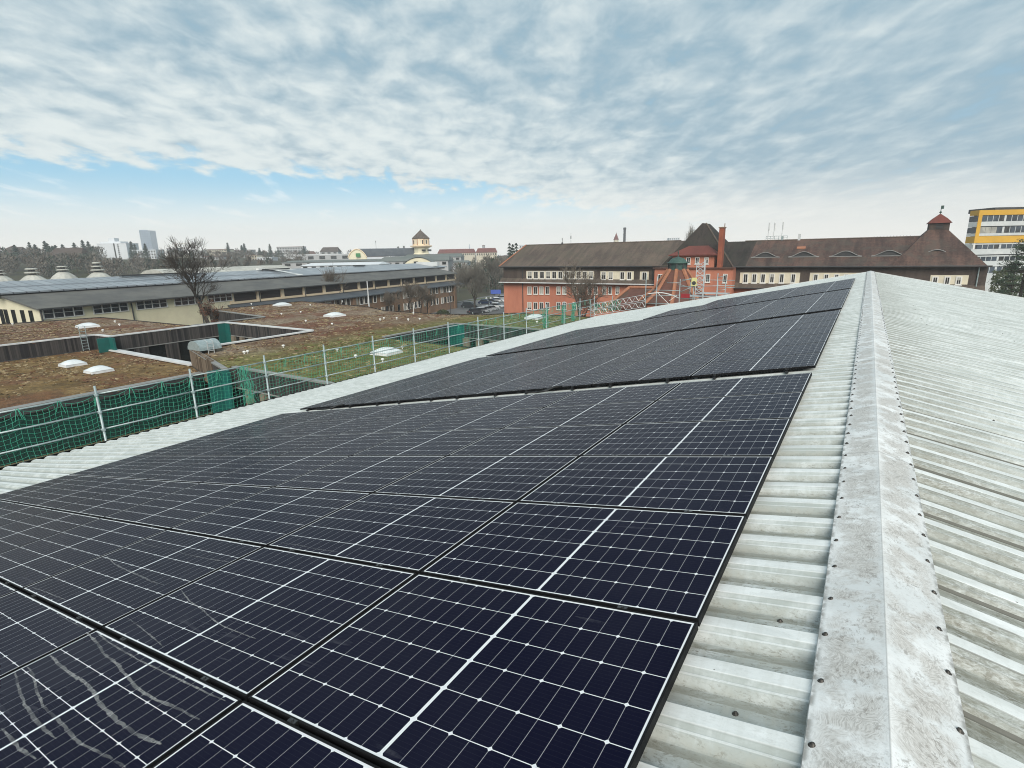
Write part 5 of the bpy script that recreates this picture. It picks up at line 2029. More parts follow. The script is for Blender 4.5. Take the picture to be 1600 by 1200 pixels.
# ---------------------------------------------------------------- the round tiled pavilion in front, with a copper lantern
YV = 74.0
pc = at(1058.5, 421, Y=YV)
rt = (at(1072, 421, Y=YV).x - at(1045, 421, Y=YV).x) / 2
pv = thing('tiled_pavilion', 'round red-tiled pavilion roof with orange hip tiles and a green copper lantern', 'pavilion', (pc.x, YV, 0))
zt, zb_ = at(1058, 421.5, Y=YV).z, at(1058, 472, Y=YV).z
rbm = rt * 4.3
b = MB()
ph = math.radians(10)
b.lathe((pc.x, YV, 0), [(rbm, zb_), (rbm * .62, zb_ + (zt - zb_) * .36), (rt * 1.7, zb_ + (zt - zb_) * .74), (rt * 1.02, zt)], 8, phase=ph)
b.build('roof', M['tile_dull'], pv)
for k in range(8):
    t_ = ph + 2 * math.pi * k / 8
    b = MB()
    pts = []
    for r, z in ((rbm, zb_), (rbm * .62, zb_ + (zt - zb_) * .36), (rt * 1.7, zb_ + (zt - zb_) * .74), (rt * 1.02, zt)):
        pts.append((pc.x + r * math.cos(t_), YV + r * math.sin(t_), z + .05))
    b.tube(pts, 0.26, 6)
    b.build('hip_tiles', M['ridge_tile'], pv)
b = MB()
b.lathe((pc.x, YV, 0), [(rbm * .93, 0), (rbm * .93, zb_ + .1)], 8, phase=ph)
b.build('wall', M['plaster'], pv)
b = MB()
b.lathe((pc.x, YV, zt), [(rt * 1.0, -.1), (rt * .98, .9)], 8, phase=ph)
ln = b.build('lantern', M['copper'], pv)
b = MB()
for k in range(8):
    t_ = ph + 2 * math.pi * k / 8
    b.box(-.09, -.09, 0, .09, .09, 1.0, mtx=Matrix.Translation((pc.x + rt * math.cos(t_), YV + rt * math.sin(t_), zt - .15)) @ Matrix.Rotation(t_, 4, 'Z'))
b.build('post', M['lead'], ln)
b = MB()
dz = at(1058, 401, Y=YV).z - zt
b.lathe((pc.x, YV, zt), [(rt * 1.18, .86), (rt * 1.2, .96), (rt * .98, 1.05), (rt * .86, 1.3), (rt * .62, 1.3 + (dz - 1.3) * .55), (rt * .3, dz - .1), (.06, dz), (.05, dz + .5), (.12, dz + .58), (.02, dz + .75)], 16)
b.build('dome', M['copper'], ln, smooth=True)
# its lower wing to the left
wv = thing('low_tiled_wing', 'low wing with dark tiles and orange ridge tiles left of the copper-lantern pavilion', 'building', (at(1000, 460, Y=80).x, 80, 0))
a, c = at(985, 449, Y=80), at(1012, 449, Y=80)
e = at(958, 470, Y=78)
b = MB()
b.hexa([(e.x - 1, 77, e.z - 1), (c.x + 2.5, 77, e.z - 1), (c.x + 2.5, 87, e.z - 1), (e.x - 1, 87, e.z - 1), (a.x, 80, a.z), (c.x + 2.5, 80, a.z), (c.x + 2.5, 84, a.z), (a.x, 84, a.z)])
b.build('roof', M['tile_dull'], wv)
b = MB()
b.tube([(a.x - .1, 80, a.z), (c.x + 2.5, 80, a.z)], .28, 6)
b.tube([(a.x - .1, 80, a.z), (e.x - 1, 77, e.z - 1)], .28, 6)
b.build('ridge_tiles', M['ridge_tile'], wv)
b = MB()
b.box(e.x - .5, 77.5, 0, c.x + 2.4, 86.5, e.z - .95)
b.build('wall', M['plaster'], wv)

# ---------------------------------------------------------------- the yellow office block on the right
VR = Vector((0.8363, 0.5483, 0))
VF = Vector((-0.5483, 0.8363, 0))
DY = 147.0
cc = at(1528, 345, D=DY)
yb = thing('yellow_office_block', 'modern office block with golden yellow bands and grey ribbon windows', 'office building', (cc.x, cc.y, 0))
LEFTD = VF.copy()


def yz(py):
    return at(1560, py, D=DY).z + 0.0


def ybox(b, u0, u1, f0, f1, z0, z1):
    """u along the front, f = depth behind the front"""
    def q(u, f, z):
        p = Vector((cc.x, cc.y, 0)) + VR * u + VF * f
        return (p.x, p.y, z)
    b.hexa([q(u0, f0, z0), q(u1, f0, z0), q(u1, f1, z0), q(u0, f1, z0), q(u0, f0, z1), q(u1, f0, z1), q(u1, f1, z1), q(u0, f1, z1)])


zt = yz(328)
sh = 3.42
b = MB()
cp = []
for u, f in ((0.3, 0.35), (60, 0.35), (60, 26), (24.5, 26), (1.2, 3.0)):
    q = Vector((cc.x, cc.y, 0)) + VR * u + VF * f
    cp.append((q.x, q.y))
b.prism(cp, 0, zt - .4)
b.build('core', M['lead'], yb)


def zz(n):
    return zt - n


# bands on the front: (top, bottom, material, proud)
for (t0, t1, m, pr, nm) in ((0.0, 1.35, 'yellow', 0.0, 'yellow_band'), (3.05, 4.25, 'spandrel', 0.12, 'spandrel'), (6.15, 6.85, 'spandrel', 0.12, 'spandrel'), (6.95, 8.75, 'yellow', 0.0, 'yellow_band'),
                            (8.85, 9.2, 'spandrel', 0.15, 'spandrel'), (10.4, 11.9, 'spandrel', 0.02, 'spandrel'), (12.2, 12.5, 'spandrel', 0.1, 'spandrel'), (13.7, 15.2, 'spandrel', 0.05, 'spandrel'), (17.0, 19.5, 'spandrel', 0.05, 'spandrel')):
    b = MB()
    ybox(b, 0.0 if m == 'yellow' else 1.1 if t0 < 8 else -0.4, 60, pr, 0.6, zz(t1), zz(t0))
    b.build(nm, M[m], yb)
b = MB()
ybox(b, 0.0, 1.05, 0.0, 0.6, zz(6.94), zz(1.36))
b.build('yellow_band', M['yellow'], yb)
u = 1.2
k = 0
while u < 40:
    for (t0, t1) in ((1.45, 3.03), (4.5, 6.1), (9.25, 10.35), (12.5, 13.65), (15.3, 16.9)):
        if t0 == 4.5 and u < 5.5:
            b = MB()
            ybox(b, u, u + 1.5, 0.22, 0.45, zz(t1), zz(t0))
            w = b.build('window', M['win_pale'], yb)
            continue
        b = MB()
        ybox(b, u, u + 1.42, 0.22, 0.42, zz(t1), zz(t0))
        w = b.build('window', M['pane_blue'] if (k * 5 + int(t0)) % 4 else M['win_pane'], yb)
        b = MB()
        ybox(b, u + 1.42, u + 1.56, 0.16, 0.45, zz(t1), zz(t0))
        if k % 4 == 3:
            ybox(b, u + 1.57, u + 1.98, 0.16, 0.45, zz(t1), zz(t0))
        b.build('mullion', M['spandrel'], w)
    u += 2.0 if k % 4 == 3 else 1.57
    k += 1


def lface(b, l0, l1, z0, z1, pr=0.0):
    o = Vector((cc.x, cc.y, 0)) - VR * pr
    a, c = o + LEFTD * l0, o + LEFTD * l1
    back = VR * (0.6 + pr) + VF * .1
    b.hexa([(a.x, a.y, z0), ((a + back).x, (a + back).y, z0), ((c + back).x, (c + back).y, z0), (c.x, c.y, z0), (a.x, a.y, z1), ((a + back).x, (a + back).y, z1), ((c + back).x, (c + back).y, z1), (c.x, c.y, z1)])


for (t0, t1, m, nm) in ((0.0, 1.35, 'yellow', 'yellow_band'), (1.5, 3.0, 'pane_blue', 'window'), (3.05, 4.4, 'white', 'spandrel'), (4.5, 6.1, 'pane_blue', 'window'), (6.15, 6.9, 'white', 'spandrel'), (6.95, 8.75, 'yellow', 'yellow_band'), (8.8, 20, 'white', 'side_wall')):
    b = MB()
    lface(b, 0.05, 3.0, zz(t1), zz(t0), 0.01)
    b.build(nm, M[m], yb)
b = MB()
ybox(b, 8.5, 30, 5, 14, zt - .2, zt + .95)
b.build('roof_plant', M['lead'], yb)
b = MB()
ybox(b, -1.5, 60, -3.5, 0.0, 0, zz(17.0))
b.build('podium', M['spandrel'], yb)
# ---------------------------------------------------------------- bare winter trees
def bare_tree(name, base, height, spread, seed, lean=(0, 0), levels=4, trunk_r=None, twig_m='twig', label='', trunk_frac=0.28, nsplit=(3, 5), twig_r=0.014, upright=0.35, group=None, leaves=0, leader=0):
    rn = random.Random(seed)
    t = thing(name, label, 'tree', base, group)
    tb, cb, lb = MB(), MB(), MB()
    base = Vector(base)
    tr = trunk_r or height * 0.018

    def grow(p, d, length, r, lev):
        n = 5 if lev < 2 else 4 if lev < 3 else 3
        pts, rad = [p], [r]
        q = p.copy()
        dd = d.copy()
        for i in range(n):
            jit = 0.16 if lev else 0.07
            dd = (dd + Vector((rn.uniform(-jit, jit), rn.uniform(-jit, jit), rn.uniform(-jit, jit) + (0.05 * upright if lev else 0)))).normalized()
            q = q + dd * (length / n)
            pts.append(q.copy())
            rad.append(max(twig_r * .7, r * (1 - 0.62 * (i + 1) / n)))
        (tb if lev < 2 else cb).tube(pts, rad, 7 if lev == 0 else 5 if lev == 1 else 3, caps=lev < 2)
        if lev >= levels:
            if leaves and rn.random() < leaves:
                for _ in range(3):
                    c = pts[rn.randrange(1, len(pts))]
                    a, bb = Vector((rn.uniform(-1, 1), rn.uniform(-1, 1), rn.uniform(-1, 1))) * .12, Vector((rn.uniform(-1, 1), rn.uniform(-1, 1), rn.uniform(-1, 1))) * .12
                    lb.face([c, c + a, c + a + bb, c + bb])
            return
        k = rn.randint(*nsplit) + (2 if lev == 0 else 0) + (1 if lev >= 2 else 0)
        if leader and lev == 0:
            k = leader
        for j in range(k):
            f = rn.uniform(0.42 if lev else 0.45, 1.0) if j else 1.0
            i = min(n - 1, int(f * n))
            p0 = pts[i].lerp(pts[i + 1], f * n - i) if f < 1 else pts[-1]
            ax = Vector((rn.uniform(-1, 1), rn.uniform(-1, 1), rn.uniform(-.3, .5))).normalized()
            ang = rn.uniform(0.35, 1.0) * spread * (0.45 if j == 0 else 1.0)
            nd = (d if f < 1 else dd).copy()
            axis = nd.cross(ax)
            if axis.length < 1e-3:
                axis = nd.orthogonal()
            nd.rotate(Matrix.Rotation(ang, 3, axis.normalized()))
            nd = (nd + Vector((0, 0, upright * .35))).normalized()
            ri = rad[min(n, i + 1)] * rn.uniform(.5, .78)
            ln = length * rn.uniform(.55, .82) * (1.0 if lev else .95)
            if leader and lev == 0:
                ln = length * rn.uniform(.22, .40) * (1.35 - .75 * f)
            grow(p0, nd, ln, max(twig_r, ri), lev + 1)

    d0 = Vector((lean[0], lean[1], 1)).normalized()
    grow(base - d0 * .2, d0, height * (trunk_frac + .14), tr, 0)
    # fit the height
    zs = [v[2] for v in cb.v] or [v[2] for v in tb.v]
    sc = height / max(1e-3, max(zs) - base.z)
    for m_ in (tb, cb, lb):
        m_.v = [(base.x + (v[0] - base.x) * sc, base.y + (v[1] - base.y) * sc, base.z + (v[2] - base.z) * sc) for v in m_.v]
    tb.build('trunk', M['bark'], t, smooth=True)
    cb.build('crown', M[twig_m], t)
    if lb.f:
        lb.build('dead_leaves', M['deadleaf'], t)
    return t


def base_at(px, py, D, z):
    p = at(px, py, D=D)
    return Vector((p.x, p.y, z))


def top_z(px, py, D):
    return at(px, py, D=D).z


# the big bare tree in the courtyard in front of the cream hall
D = 72.0
b0 = base_at(331, 505, D, 4.3)
bare_tree('bare_tree', b0, top_z(308, 368, D) - 4.3, 1.0, 4, lean=(-0.12, -0.10), levels=4, trunk_r=0.36, leader=17, nsplit=(3, 5), label='tall bare dark-trunked tree standing in the courtyard before the cream hall', trunk_frac=0.70, twig_r=0.022, twig_m='bark', upright=.35)
b1 = base_at(330, 503, 66, 4.3)
bare_tree('young_beech', b1, top_z(320, 474, 66) - 4.3 + .8, 0.7, 9, levels=4, trunk_r=0.08, label='small beech still holding russet leaves at the foot of the tall bare tree', leaves=.7, twig_r=.016)
# bare shrubby trees against the hall
for px, top, dd, sd, lab in ((40, 452, 88, 21, 'thin bare tree in front of the cream gable end of the hall'), (132, 466, 84, 25, 'slim bare sapling against the cream wall between the first two window groups'),
                             (22, 462, 84, 29, 'bare shrub at the far left foot of the cream gable')):
    bb = base_at(px, 512, dd, 4.3 if dd < 80 else 0)
    bare_tree('bare_sapling', bb, top_z(px - 4, top, dd) - bb.z, 0.6, sd, levels=4, trunk_r=.09, label=lab, twig_r=0.014, nsplit=(2, 4))
for px, top, dd, sd, lab, lv in ((525, 408, 110, 31, 'tall bare tree with forked stems in front of the brown louvred bays', 5), (640, 436, 112, 33, 'slender bare tree before the lower brick storeys of the hall', 4),
                                 (657, 440, 116, 35, 'bare multi-stemmed tree by the three white poles', 4), (668, 443, 122, 37, 'thin bare tree next to the grass verge of the car park', 4), (612, 452, 118, 47, 'small bare tree close to the brick annex wall', 4)):
    bb = base_at(px, 490, dd, 0)
    bare_tree('bare_tree', bb, top_z(px, top, dd), 0.8, sd, levels=4, trunk_r=.17, label=lab, twig_r=0.020, trunk_frac=.66, leader=11 + lv)
D = 140
bb = base_at(742, 482, D, 0)
bare_tree('bare_tree', bb, top_z(740, 404, D), 0.80, 51, levels=5, trunk_r=.36, label='broad round bare tree beside the car park left of the orange building', twig_r=0.020, trunk_frac=.20, nsplit=(4, 5), twig_m='twig_grey')
D = 88
bb = base_at(908, 500, D, 0)
bare_tree('bare_tree', bb, top_z(905, 400, D), 0.85, 63, levels=5, trunk_r=.36, label='wide spreading bare tree in front of the orange building facade', twig_r=0.024, trunk_frac=.30, twig_m='twig', nsplit=(3, 5))
for px, top, dd, sd, lab in ((772, 395, 190, 71, 'tall bare tree behind the car park, closest to the orange gable'), (792, 398, 215, 73, 'bare tree partly hidden by the left end of the orange building'), (752, 412, 240, 75, 'bare tree far down the street behind the broad round one'),
                             (712, 418, 200, 77, 'bare tree at the right end of the workshop hall')):
    bb = base_at(px, 460, dd, 0)
    bare_tree('bare_tree', bb, top_z(px, top, dd), 0.6, sd, levels=4, trunk_r=.3, label=lab, twig_r=0.05, twig_m='twig_grey', nsplit=(4, 5))
# two slim poplars behind the steep roof
for px, top, sd, lab in ((1076.5, 349, 81, 'slim bare poplar behind the steep dark roof, the lower left one'), (1083, 347, 83, 'slim bare poplar just left of the steep dark roof ridge')):
    dd = 200
    bb = base_at(px, 400, dd, 0)
    bare_tree('poplar', bb, top_z(px, top, dd), 0.22, sd, levels=4, trunk_r=.3, label=lab, twig_r=0.045, upright=1.6, twig_m='twig_grey', nsplit=(4, 6), trunk_frac=.5)


# ---------------------------------------------------------------- conifers
def conifer(base, h, w, seed, label, mat_='conifer', n=900, group=None, leaf=0.5):
    rn = random.Random(seed)
    t = thing('conifer', label, 'tree', base, group)
    b = MB()
    b.tube([base, base + Vector((0, 0, h * .96))], [h * .02 + .05, .04], 5)
    b.build('trunk', M['bark'], t)
    b = MB()
    tiers = max(6, int(h * 0.8))
    for i in range(n):
        f = rn.random() ** 0.75
        k = int(f * tiers)
        ft = (k + 0.55 + rn.random() * .45) / tiers
        r = w * (1 - ft) ** 0.85 * (0.35 + 0.65 * rn.random()) * (0.85 + .18 * math.sin(k * 2.1 + rn.random() * 4))
        a = rn.random() * 6.283
        c = base + Vector((r * math.cos(a), r * math.sin(a), h * (0.06 + 0.94 * ft) - r * .25))
        s = leaf * (0.5 + .7 * rn.random())
        o = Vector((math.cos(a), math.sin(a), -.35)) * s
        tt = Vector((-math.sin(a), math.cos(a), rn.uniform(-.4, .4))) * s * .55
        b.face([c - tt, c + o, c + tt, c - o * .4 + Vector((0, 0, s * .4))])
    b.build('crown', M[mat_], t)
    return t


def pine(base, h, seed, label, D):
    rn = random.Random(seed)
    t = thing('pine_tree', label, 'tree', base)
    b = MB()
    b.tube([base, base + Vector((.2, .1, h * .5)), base + Vector((.1, 0, h * .97))], [.28, .2, .05], 7)
    cb = MB()
    for k in range(60):
        f = 0.16 + .82 * rn.random()
        a = rn.random() * 6.283
        L = h * .36 * (1.12 - f) ** .7 * rn.uniform(.55, 1.1)
        p0 = base + Vector((.1, 0, h * f))
        p1 = p0 + Vector((math.cos(a) * L, math.sin(a) * L, L * rn.uniform(-.05, .35)))
        b.tube([p0, p0.lerp(p1, .5) + Vector((0, 0, -.05 * L)), p1], [.07, .05, .02], 4, caps=False)
        for q in range(70):
            g = rn.uniform(.35, 1.05)
            c = p0.lerp(p1, g) + Vector((rn.gauss(0, .22), rn.gauss(0, .22), rn.gauss(0.05, .14)))
            s = rn.uniform(.10, .24)
            u = Vector((rn.uniform(-1, 1), rn.uniform(-1, 1), rn.uniform(-.2, 1))).normalized() * s
            v = u.orthogonal().normalized() * s * .4
            cb.face([c - v, c + u, c + v])
    b.build('trunk', M['bark'], t)
    cb.build('crown', M['pine'], t)
    return t


D = 80
bb = base_at(1590, 470, D, 0)
pine(bb, top_z(1588, 372, D), 91, 'open-crowned pine in front of the yellow office block at the right edge', D)
bb = base_at(1575, 470, 92, 0)
pine(bb, top_z(1570, 408, 92), 93, 'lower bushy pine between the orange building end and the taller pine', 92)
bb = base_at(1625, 470, 78, 0)
pine(bb, top_z(1622, 395, 78), 95, 'pine mostly outside the right picture edge beside the taller pine', 78)
b = MB()
rn = random.Random(12)
for i in range(2600):
    c = base_at(rn.uniform(1545, 1640), 460, rn.uniform(95, 112), 0)
    z = rn.uniform(0, top_z(1580, 424 + rn.uniform(-3, 3), 100))
    s = .35
    u = Vector((rn.uniform(-1, 1), rn.uniform(-1, 1), rn.uniform(-1, 1))).normalized() * s
    v = u.orthogonal().normalized() * s * .6
    c.z = z
    b.face([c - v, c + u, c + v, c - u])
tag(b.build('hedge', M['hedge']), 'dark evergreen hedge right of the orange building under the yellow block', 'hedge')

# ---------------------------------------------------------------- cars, lamps, poles by the car park
def car(x, y, rot, paint, label, suv=False):
    t = thing('parked_car', label, 'car', (x, y, 0), 'cars in the car park')
    Lc, W, Hh = (4.6, 1.85, 1.7) if suv else (4.3, 1.78, 1.46)
    mt = Matrix.Translation((x, y, 0)) @ Matrix.Rotation(rot, 4, 'Z')

    def ext(b, prof_, w0, w1, zsplit, mi=0):
        rows = []
        for s in (-1, 1):
            rows.append([mt @ Vector((px_, s * (w0 if pz < zsplit else w1) / 2, pz)) for px_, pz in prof_])
        b.grid(rows, mi, close=True)
        for r in rows:
            b.face(r, mi)
    h = Lc / 2
    b = MB()
    belt = .92 if suv else .80
    ext(b, [(-h, .35), (-h + .05, .25), (h - .05, .25), (h, .40), (h - .03, .68), (h - .75, belt - .02), (-h + .3, belt + .04), (-h, belt - .08)], W, W, 9)
    b.build('body', M['car_' + paint], t, bevel=.06)
    b = MB()
    rows = []
    for z, xa_, xb_, w in ((belt - .02, -h + .30, h - 1.05, W * .94), (Hh - .14, -h + (.55 if suv else .85), h - 1.75, W * .80), (Hh - .12, -h + (.6 if suv else .9), h - 1.8, W * .78)):
        rows.append([mt @ Vector(q) for q in ((xa_, -w / 2, z), (xb_, -w / 2, z), (xb_, w / 2, z), (xa_, w / 2, z))])
    b.grid(rows, close=True)
    b.build('window', M['car_glass'], t)
    b = MB()
    rows = []
    for z, xa_, xb_, w in ((Hh - .13, -h + (.52 if suv else .82), h - 1.72, W * .81), (Hh, -h + (.7 if suv else 1.05), h - 2.0, W * .70)):
        rows.append([mt @ Vector(q) for q in ((xa_, -w / 2, z), (xb_, -w / 2, z), (xb_, w / 2, z), (xa_, w / 2, z))])
    b.grid(rows, close=True)
    b.face(rows[-1])
    b.build('roof', M['car_' + paint], t)
    for sx in (-1, 1):
        for sy in (-1, 1):
            b = MB()
            c = mt @ Vector((sx * (h - .82), sy * (W / 2 - .1), .33))
            ax = (mt.to_3x3() @ Vector((0, 1, 0)))
            b.tube([c - ax * .1, c + ax * .1], .33, 12)
            wl = b.build('wheel', M['tyre'], t)
            b = MB()
            b.tube([c - ax * .105, c + ax * .105], .19, 10)
            b.build('rim', M['galv'], wl)
        b = MB()
        b.box(h - .1, sx * W / 2 * .78 - .17, .58, h + .012, sx * W / 2 * .78 + .17, .70, mtx=mt)
        b.build('headlight', M['lamp_glass'], t)
        b = MB()
        b.box(-h - .012, sx * W / 2 * .8 - .14, .62, -h + .1, sx * W / 2 * .8 + .14, .78, mtx=mt)
        b.build('tail_light', M['red'], t)
    return t


cars = [(734, 480, 'graphite', True, 'dark large car with pale bonnet line standing alone on the left of the car park', 0.45), (744, 489, 'graphite', False, 'dark grey car at the near left end of the front parked row', 1.05),
        (754, 487.5, 'silver', False, 'silver car second in the front parked row', 1.05), (761, 485.5, 'silver', False, 'silver car in the middle of the front parked row', 1.05), (768, 484, 'silver', False, 'light silver car next to the white one in the front row', 1.05),
        (776, 480, 'white', False, 'white car at the right of the car park beside the orange building', 0.25), (759, 474, 'blue', False, 'dark blue car in the rear parked row, left', 0.4), (768, 472.5, 'graphite', False, 'dark grey car in the middle of the rear parked row', 0.4),
        (778, 471, 'white', False, 'pale car in the rear row next to the orange building', 0.4), (786, 467, 'silver', False, 'silver car far back on the street behind the rear row', 0.4)]
for px, py, c, suv, lab, rot in cars:
    p = at(px, py + 1, Z=0.0)
    car(p.x, p.y, rot, c, lab, suv)


def lamp(px, py, top, label, twin=False):
    p = at(px, py, Z=0.0)
    D = (Vector((p.x, p.y, 0)) - Vector((0, 0, CAMZ))).dot(RF)
    z = top_z(px, top, D)
    t = thing('street_lamp', label, 'street lamp', (p.x, p.y, 0))
    b = MB()
    b.tube([(p.x, p.y, 0), (p.x, p.y, z)], [.09, .06], 7)
    b.build('post', M['lead'], t)
    for s in ((-1, 1) if twin else (0,)):
        b = MB()
        q = Vector((p.x, p.y, z)) + VR * (0.55 * s)
        if s:
            b.tube([(p.x, p.y, z - .1), (q.x, q.y, z)], .04, 5)
            b.build('arm', M['lead'], t)
            b = MB()
        b.lathe((q.x, q.y, z), [(.08, -.1), (.30, 0), (.30, .1), (.1, .3)], 10)
        b.build('lamp_head', M['lamp_glass'], t)


lamp(704, 490, 456, 'single-headed street lamp at the corner of the car park drive')
lamp(764, 487, 466, 'twin-headed street lamp in the middle of the car park', True)
for px, top, lab in ((635, 474, 'white flagpole, left of the three beside the path'), (641, 474.5, 'white flagpole, middle of the three beside the path'), (646.5, 475, 'white flagpole, right of the three beside the path')):
    p = at(px, 491, Z=0.6)
    D = (Vector((p.x, p.y, 0)) - Vector((0, 0, CAMZ))).dot(RF)
    t = thing('flagpole', lab, 'flagpole', (p.x, p.y, 0), 'white flagpoles by the path')
    b = MB()
    b.tube([(p.x, p.y, 0), (p.x, p.y, top_z(px, top, D) + .2)], .12, 6)
    b.build('pole', M['white'], t)
D = 108
p = base_at(576, 470, D, 0)
t = thing('light_mast', 'tall pale mast standing before the louvred bays of the hall', 'mast', p)
b = MB()
b.tube([p, (p.x, p.y, top_z(575, 439, D))], [.16, .10], 7)
b.build('pole', M['coping'], t)
p = at(774, 480, Z=0)
D = 170
q = base_at(775, 470, D, 0)
t = thing('blue_sign', 'blue sign board on posts behind the parked cars', 'sign', q)
b = MB()
zc_ = top_z(775, 456, D)
for s in (-1.2, 1.2):
    r = q + VR * s
    b.tube([(r.x, r.y, 0), (r.x, r.y, zc_)], .08, 5)
b.build('post', M['lead'], t)
b = MB()
a_, c_ = q - VR * 1.6, q + VR * 1.6
b.hexa([(a_.x, a_.y, zc_ - .6), (a_.x + .05, a_.y - .1, zc_ - .6), (c_.x + .05, c_.y - .1, zc_ - .6), (c_.x, c_.y, zc_ - .6), (a_.x, a_.y, zc_ + .7), (a_.x + .05, a_.y - .1, zc_ + .7), (c_.x + .05, c_.y - .1, zc_ + .7), (c_.x, c_.y, zc_ + .7)])
b.build('board', M['blue_sign'], t)
rn = random.Random(44)
for px, py, lab in ((692, 491, 'round clipped bush at the bend of the path'),):
    p = at(px, py, Z=0.2)
    b = MB()
    for i in range(700):
        u = Vector((rn.gauss(0, 1), rn.gauss(0, 1), abs(rn.gauss(0, 1)))).normalized() * rn.uniform(.7, 1.0)
        c = Vector((p.x + u.x * 1.9, p.y + u.y * 1.6, u.z * 1.3))
        s = .28
        a_ = Vector((rn.uniform(-1, 1), rn.uniform(-1, 1), rn.uniform(-1, 1))).normalized() * s
        d_ = a_.orthogonal().normalized() * s * .6
        b.face([c - d_, c + a_, c + d_])
    tag(b.build('bush', M['hedge']), lab, 'bush')

# ---------------------------------------------------------------- far buildings
def facing_box(b, px0, px1, top, D, z0, dep=12, mi=0, skew=0.0):
    """upright block whose front spans px0..px1 at optical depth D; returns its corners"""
    a, c = at(px0, top, D=D), at(px1, top, D=D * (1 + skew))
    f = Vector((c.y - a.y, a.x - c.x, 0)).normalized()
    if f.dot(Vector((a.x, a.y, 0))) < 0:
        f = -f
    z1 = (a.z + c.z) / 2
    p = [a, c, c + f * dep, a + f * dep]
    b.hexa([(q.x, q.y, z0) for q in p] + [(q.x, q.y, z1) for q in p], mi)
    return a, c, f, z1


def far_block(name, px0, px1, top, bot, D, wall, label, rows=3, cols=6, pitched=None, roofm='tile_dull', group=None, dep=12, pane='win_pane', skew=0.0, wh=0.55, cat='building'):
    """a far building: wall, roof, a grid of window parts"""
    mid = at((px0 + px1) / 2, bot, D=D)
    t = thing(name, label, cat, (mid.x, mid.y, 0), group)
    b = MB()
    zbot = at((px0 + px1) / 2, bot, D=D).z
    zg = ground_h(mid.x, mid.y) - 1.0
    a, c, f, z1 = facing_box(b, px0, px1, top, D, min(zg, zbot), dep, 0, skew)
    b.build('wall', M[wall], t)
    e = (c - a)
    e.z = 0
    L = e.length
    e.normalize()
    H = z1 - zbot
    if rows and cols:
        for r in range(rows):
            for k in range(cols):
                s = L * (k + .5) / cols
                w = L / cols * .5
                zc_ = zbot + H * (r + .5) / rows
                hh = H / rows * wh / 2
                q0 = Vector((a.x, a.y, 0)) + e * (s - w / 2) - f * .12
                q1 = Vector((a.x, a.y, 0)) + e * (s + w / 2) - f * .12
                b = MB()
                b.hexa([(q0.x, q0.y, zc_ - hh), (q1.x, q1.y, zc_ - hh), ((q1 + f * .2).x, (q1 + f * .2).y, zc_ - hh), ((q0 + f * .2).x, (q0 + f * .2).y, zc_ - hh),
                        (q0.x, q0.y, zc_ + hh), (q1.x, q1.y, zc_ + hh), ((q1 + f * .2).x, (q1 + f * .2).y, zc_ + hh), ((q0 + f * .2).x, (q0 + f * .2).y, zc_ + hh)])
                b.build('window', M[pane], t)
    b = MB()
    if pitched:
        o = .5
        p = [Vector((a.x, a.y, z1)) - e * o - f * o, Vector((c.x, c.y, z1)) + e * o - f * o, Vector((c.x, c.y, z1)) + e * o + f * (dep + o), Vector((a.x, a.y, z1)) - e * o + f * (dep + o)]
        rz = z1 + pitched
        r0 = Vector((a.x, a.y, rz)) + e * pitched * .3 + f * dep * .5
        r1 = Vector((c.x, c.y, rz)) - e * pitched * .3 + f * dep * .5
        b.hexa(p + [r0 - f * .05, r1 - f * .05, r1 + f * .05, r0 + f * .05])
    else:
        p = [Vector((a.x, a.y, 0)) - e * .15 - f * .15, Vector((c.x, c.y, 0)) + e * .15 - f * .15, Vector((c.x, c.y, 0)) + e * .15 + f * (dep + .15), Vector((a.x, a.y, 0)) - e * .15 + f * (dep + .15)]
        b.hexa([(q.x, q.y, z1 - .1) for q in p] + [(q.x, q.y, z1 + .5) for q in p])
    b.build('roof', M[roofm], t)
    return t, a, c, f, e, z1, zbot


# tall white block and tower on the left skyline
t, a, c, f, e, z1, zb0 = far_block('apartment_tower', 151, 197, 381, 410, 480, 'block_white', 'tall white apartment tower with a dark window slot on the wooded rise', 0, 0, roofm='block_white', dep=16)
b = MB()
q = Vector((a.x, a.y, 0)) + e * ((c - a).length * .56) - f * .2
for k in range(9):
    z = zb0 + 1 + (z1 - zb0 - 2.5) * k / 8
    b = MB()
    for s, w in ((0, 1.1), (3.4, 1.2)):
        p = q + e * s
        b.hexa([(p.x, p.y, z), ((p + e * w).x, (p + e * w).y, z), ((p + e * w + f * .3).x, (p + e * w + f * .3).y, z), ((p + f * .3).x, (p + f * .3).y, z),
                (p.x, p.y, z + (1.9 if s == 0 else 1.0)), ((p + e * w).x, (p + e * w).y, z + (1.9 if s == 0 else 1.0)), ((p + e * w + f * .3).x, (p + e * w + f * .3).y, z + (1.9 if s == 0 else 1.0)), ((p + f * .3).x, (p + f * .3).y, z + (1.9 if s == 0 else 1.0))])
    b.build('window', M['win_pane'], t)
b = MB()
facing_box(b, 155, 188, 377.5, 484, z1 - 1, 10)
facing_box(b, 168.5, 178, 372, 486, z1 - 1, 6)
b.build('roof_house', M['block_white'], t)
t, a, c, f, e, z1, zb0 = far_block('office_tower', 217, 233.5, 360.5, 392, 1500, 'skyscraper', 'slim blue-grey high-rise far away on the left skyline', 9, 5, roofm='skyscraper', dep=26, pane='pane_blue', wh=.5)
b = MB()
facing_box(b, 217, 226, 359.2, 1505, z1 - 1, 14)
b.build('roof_house', M['skyscraper'], t)

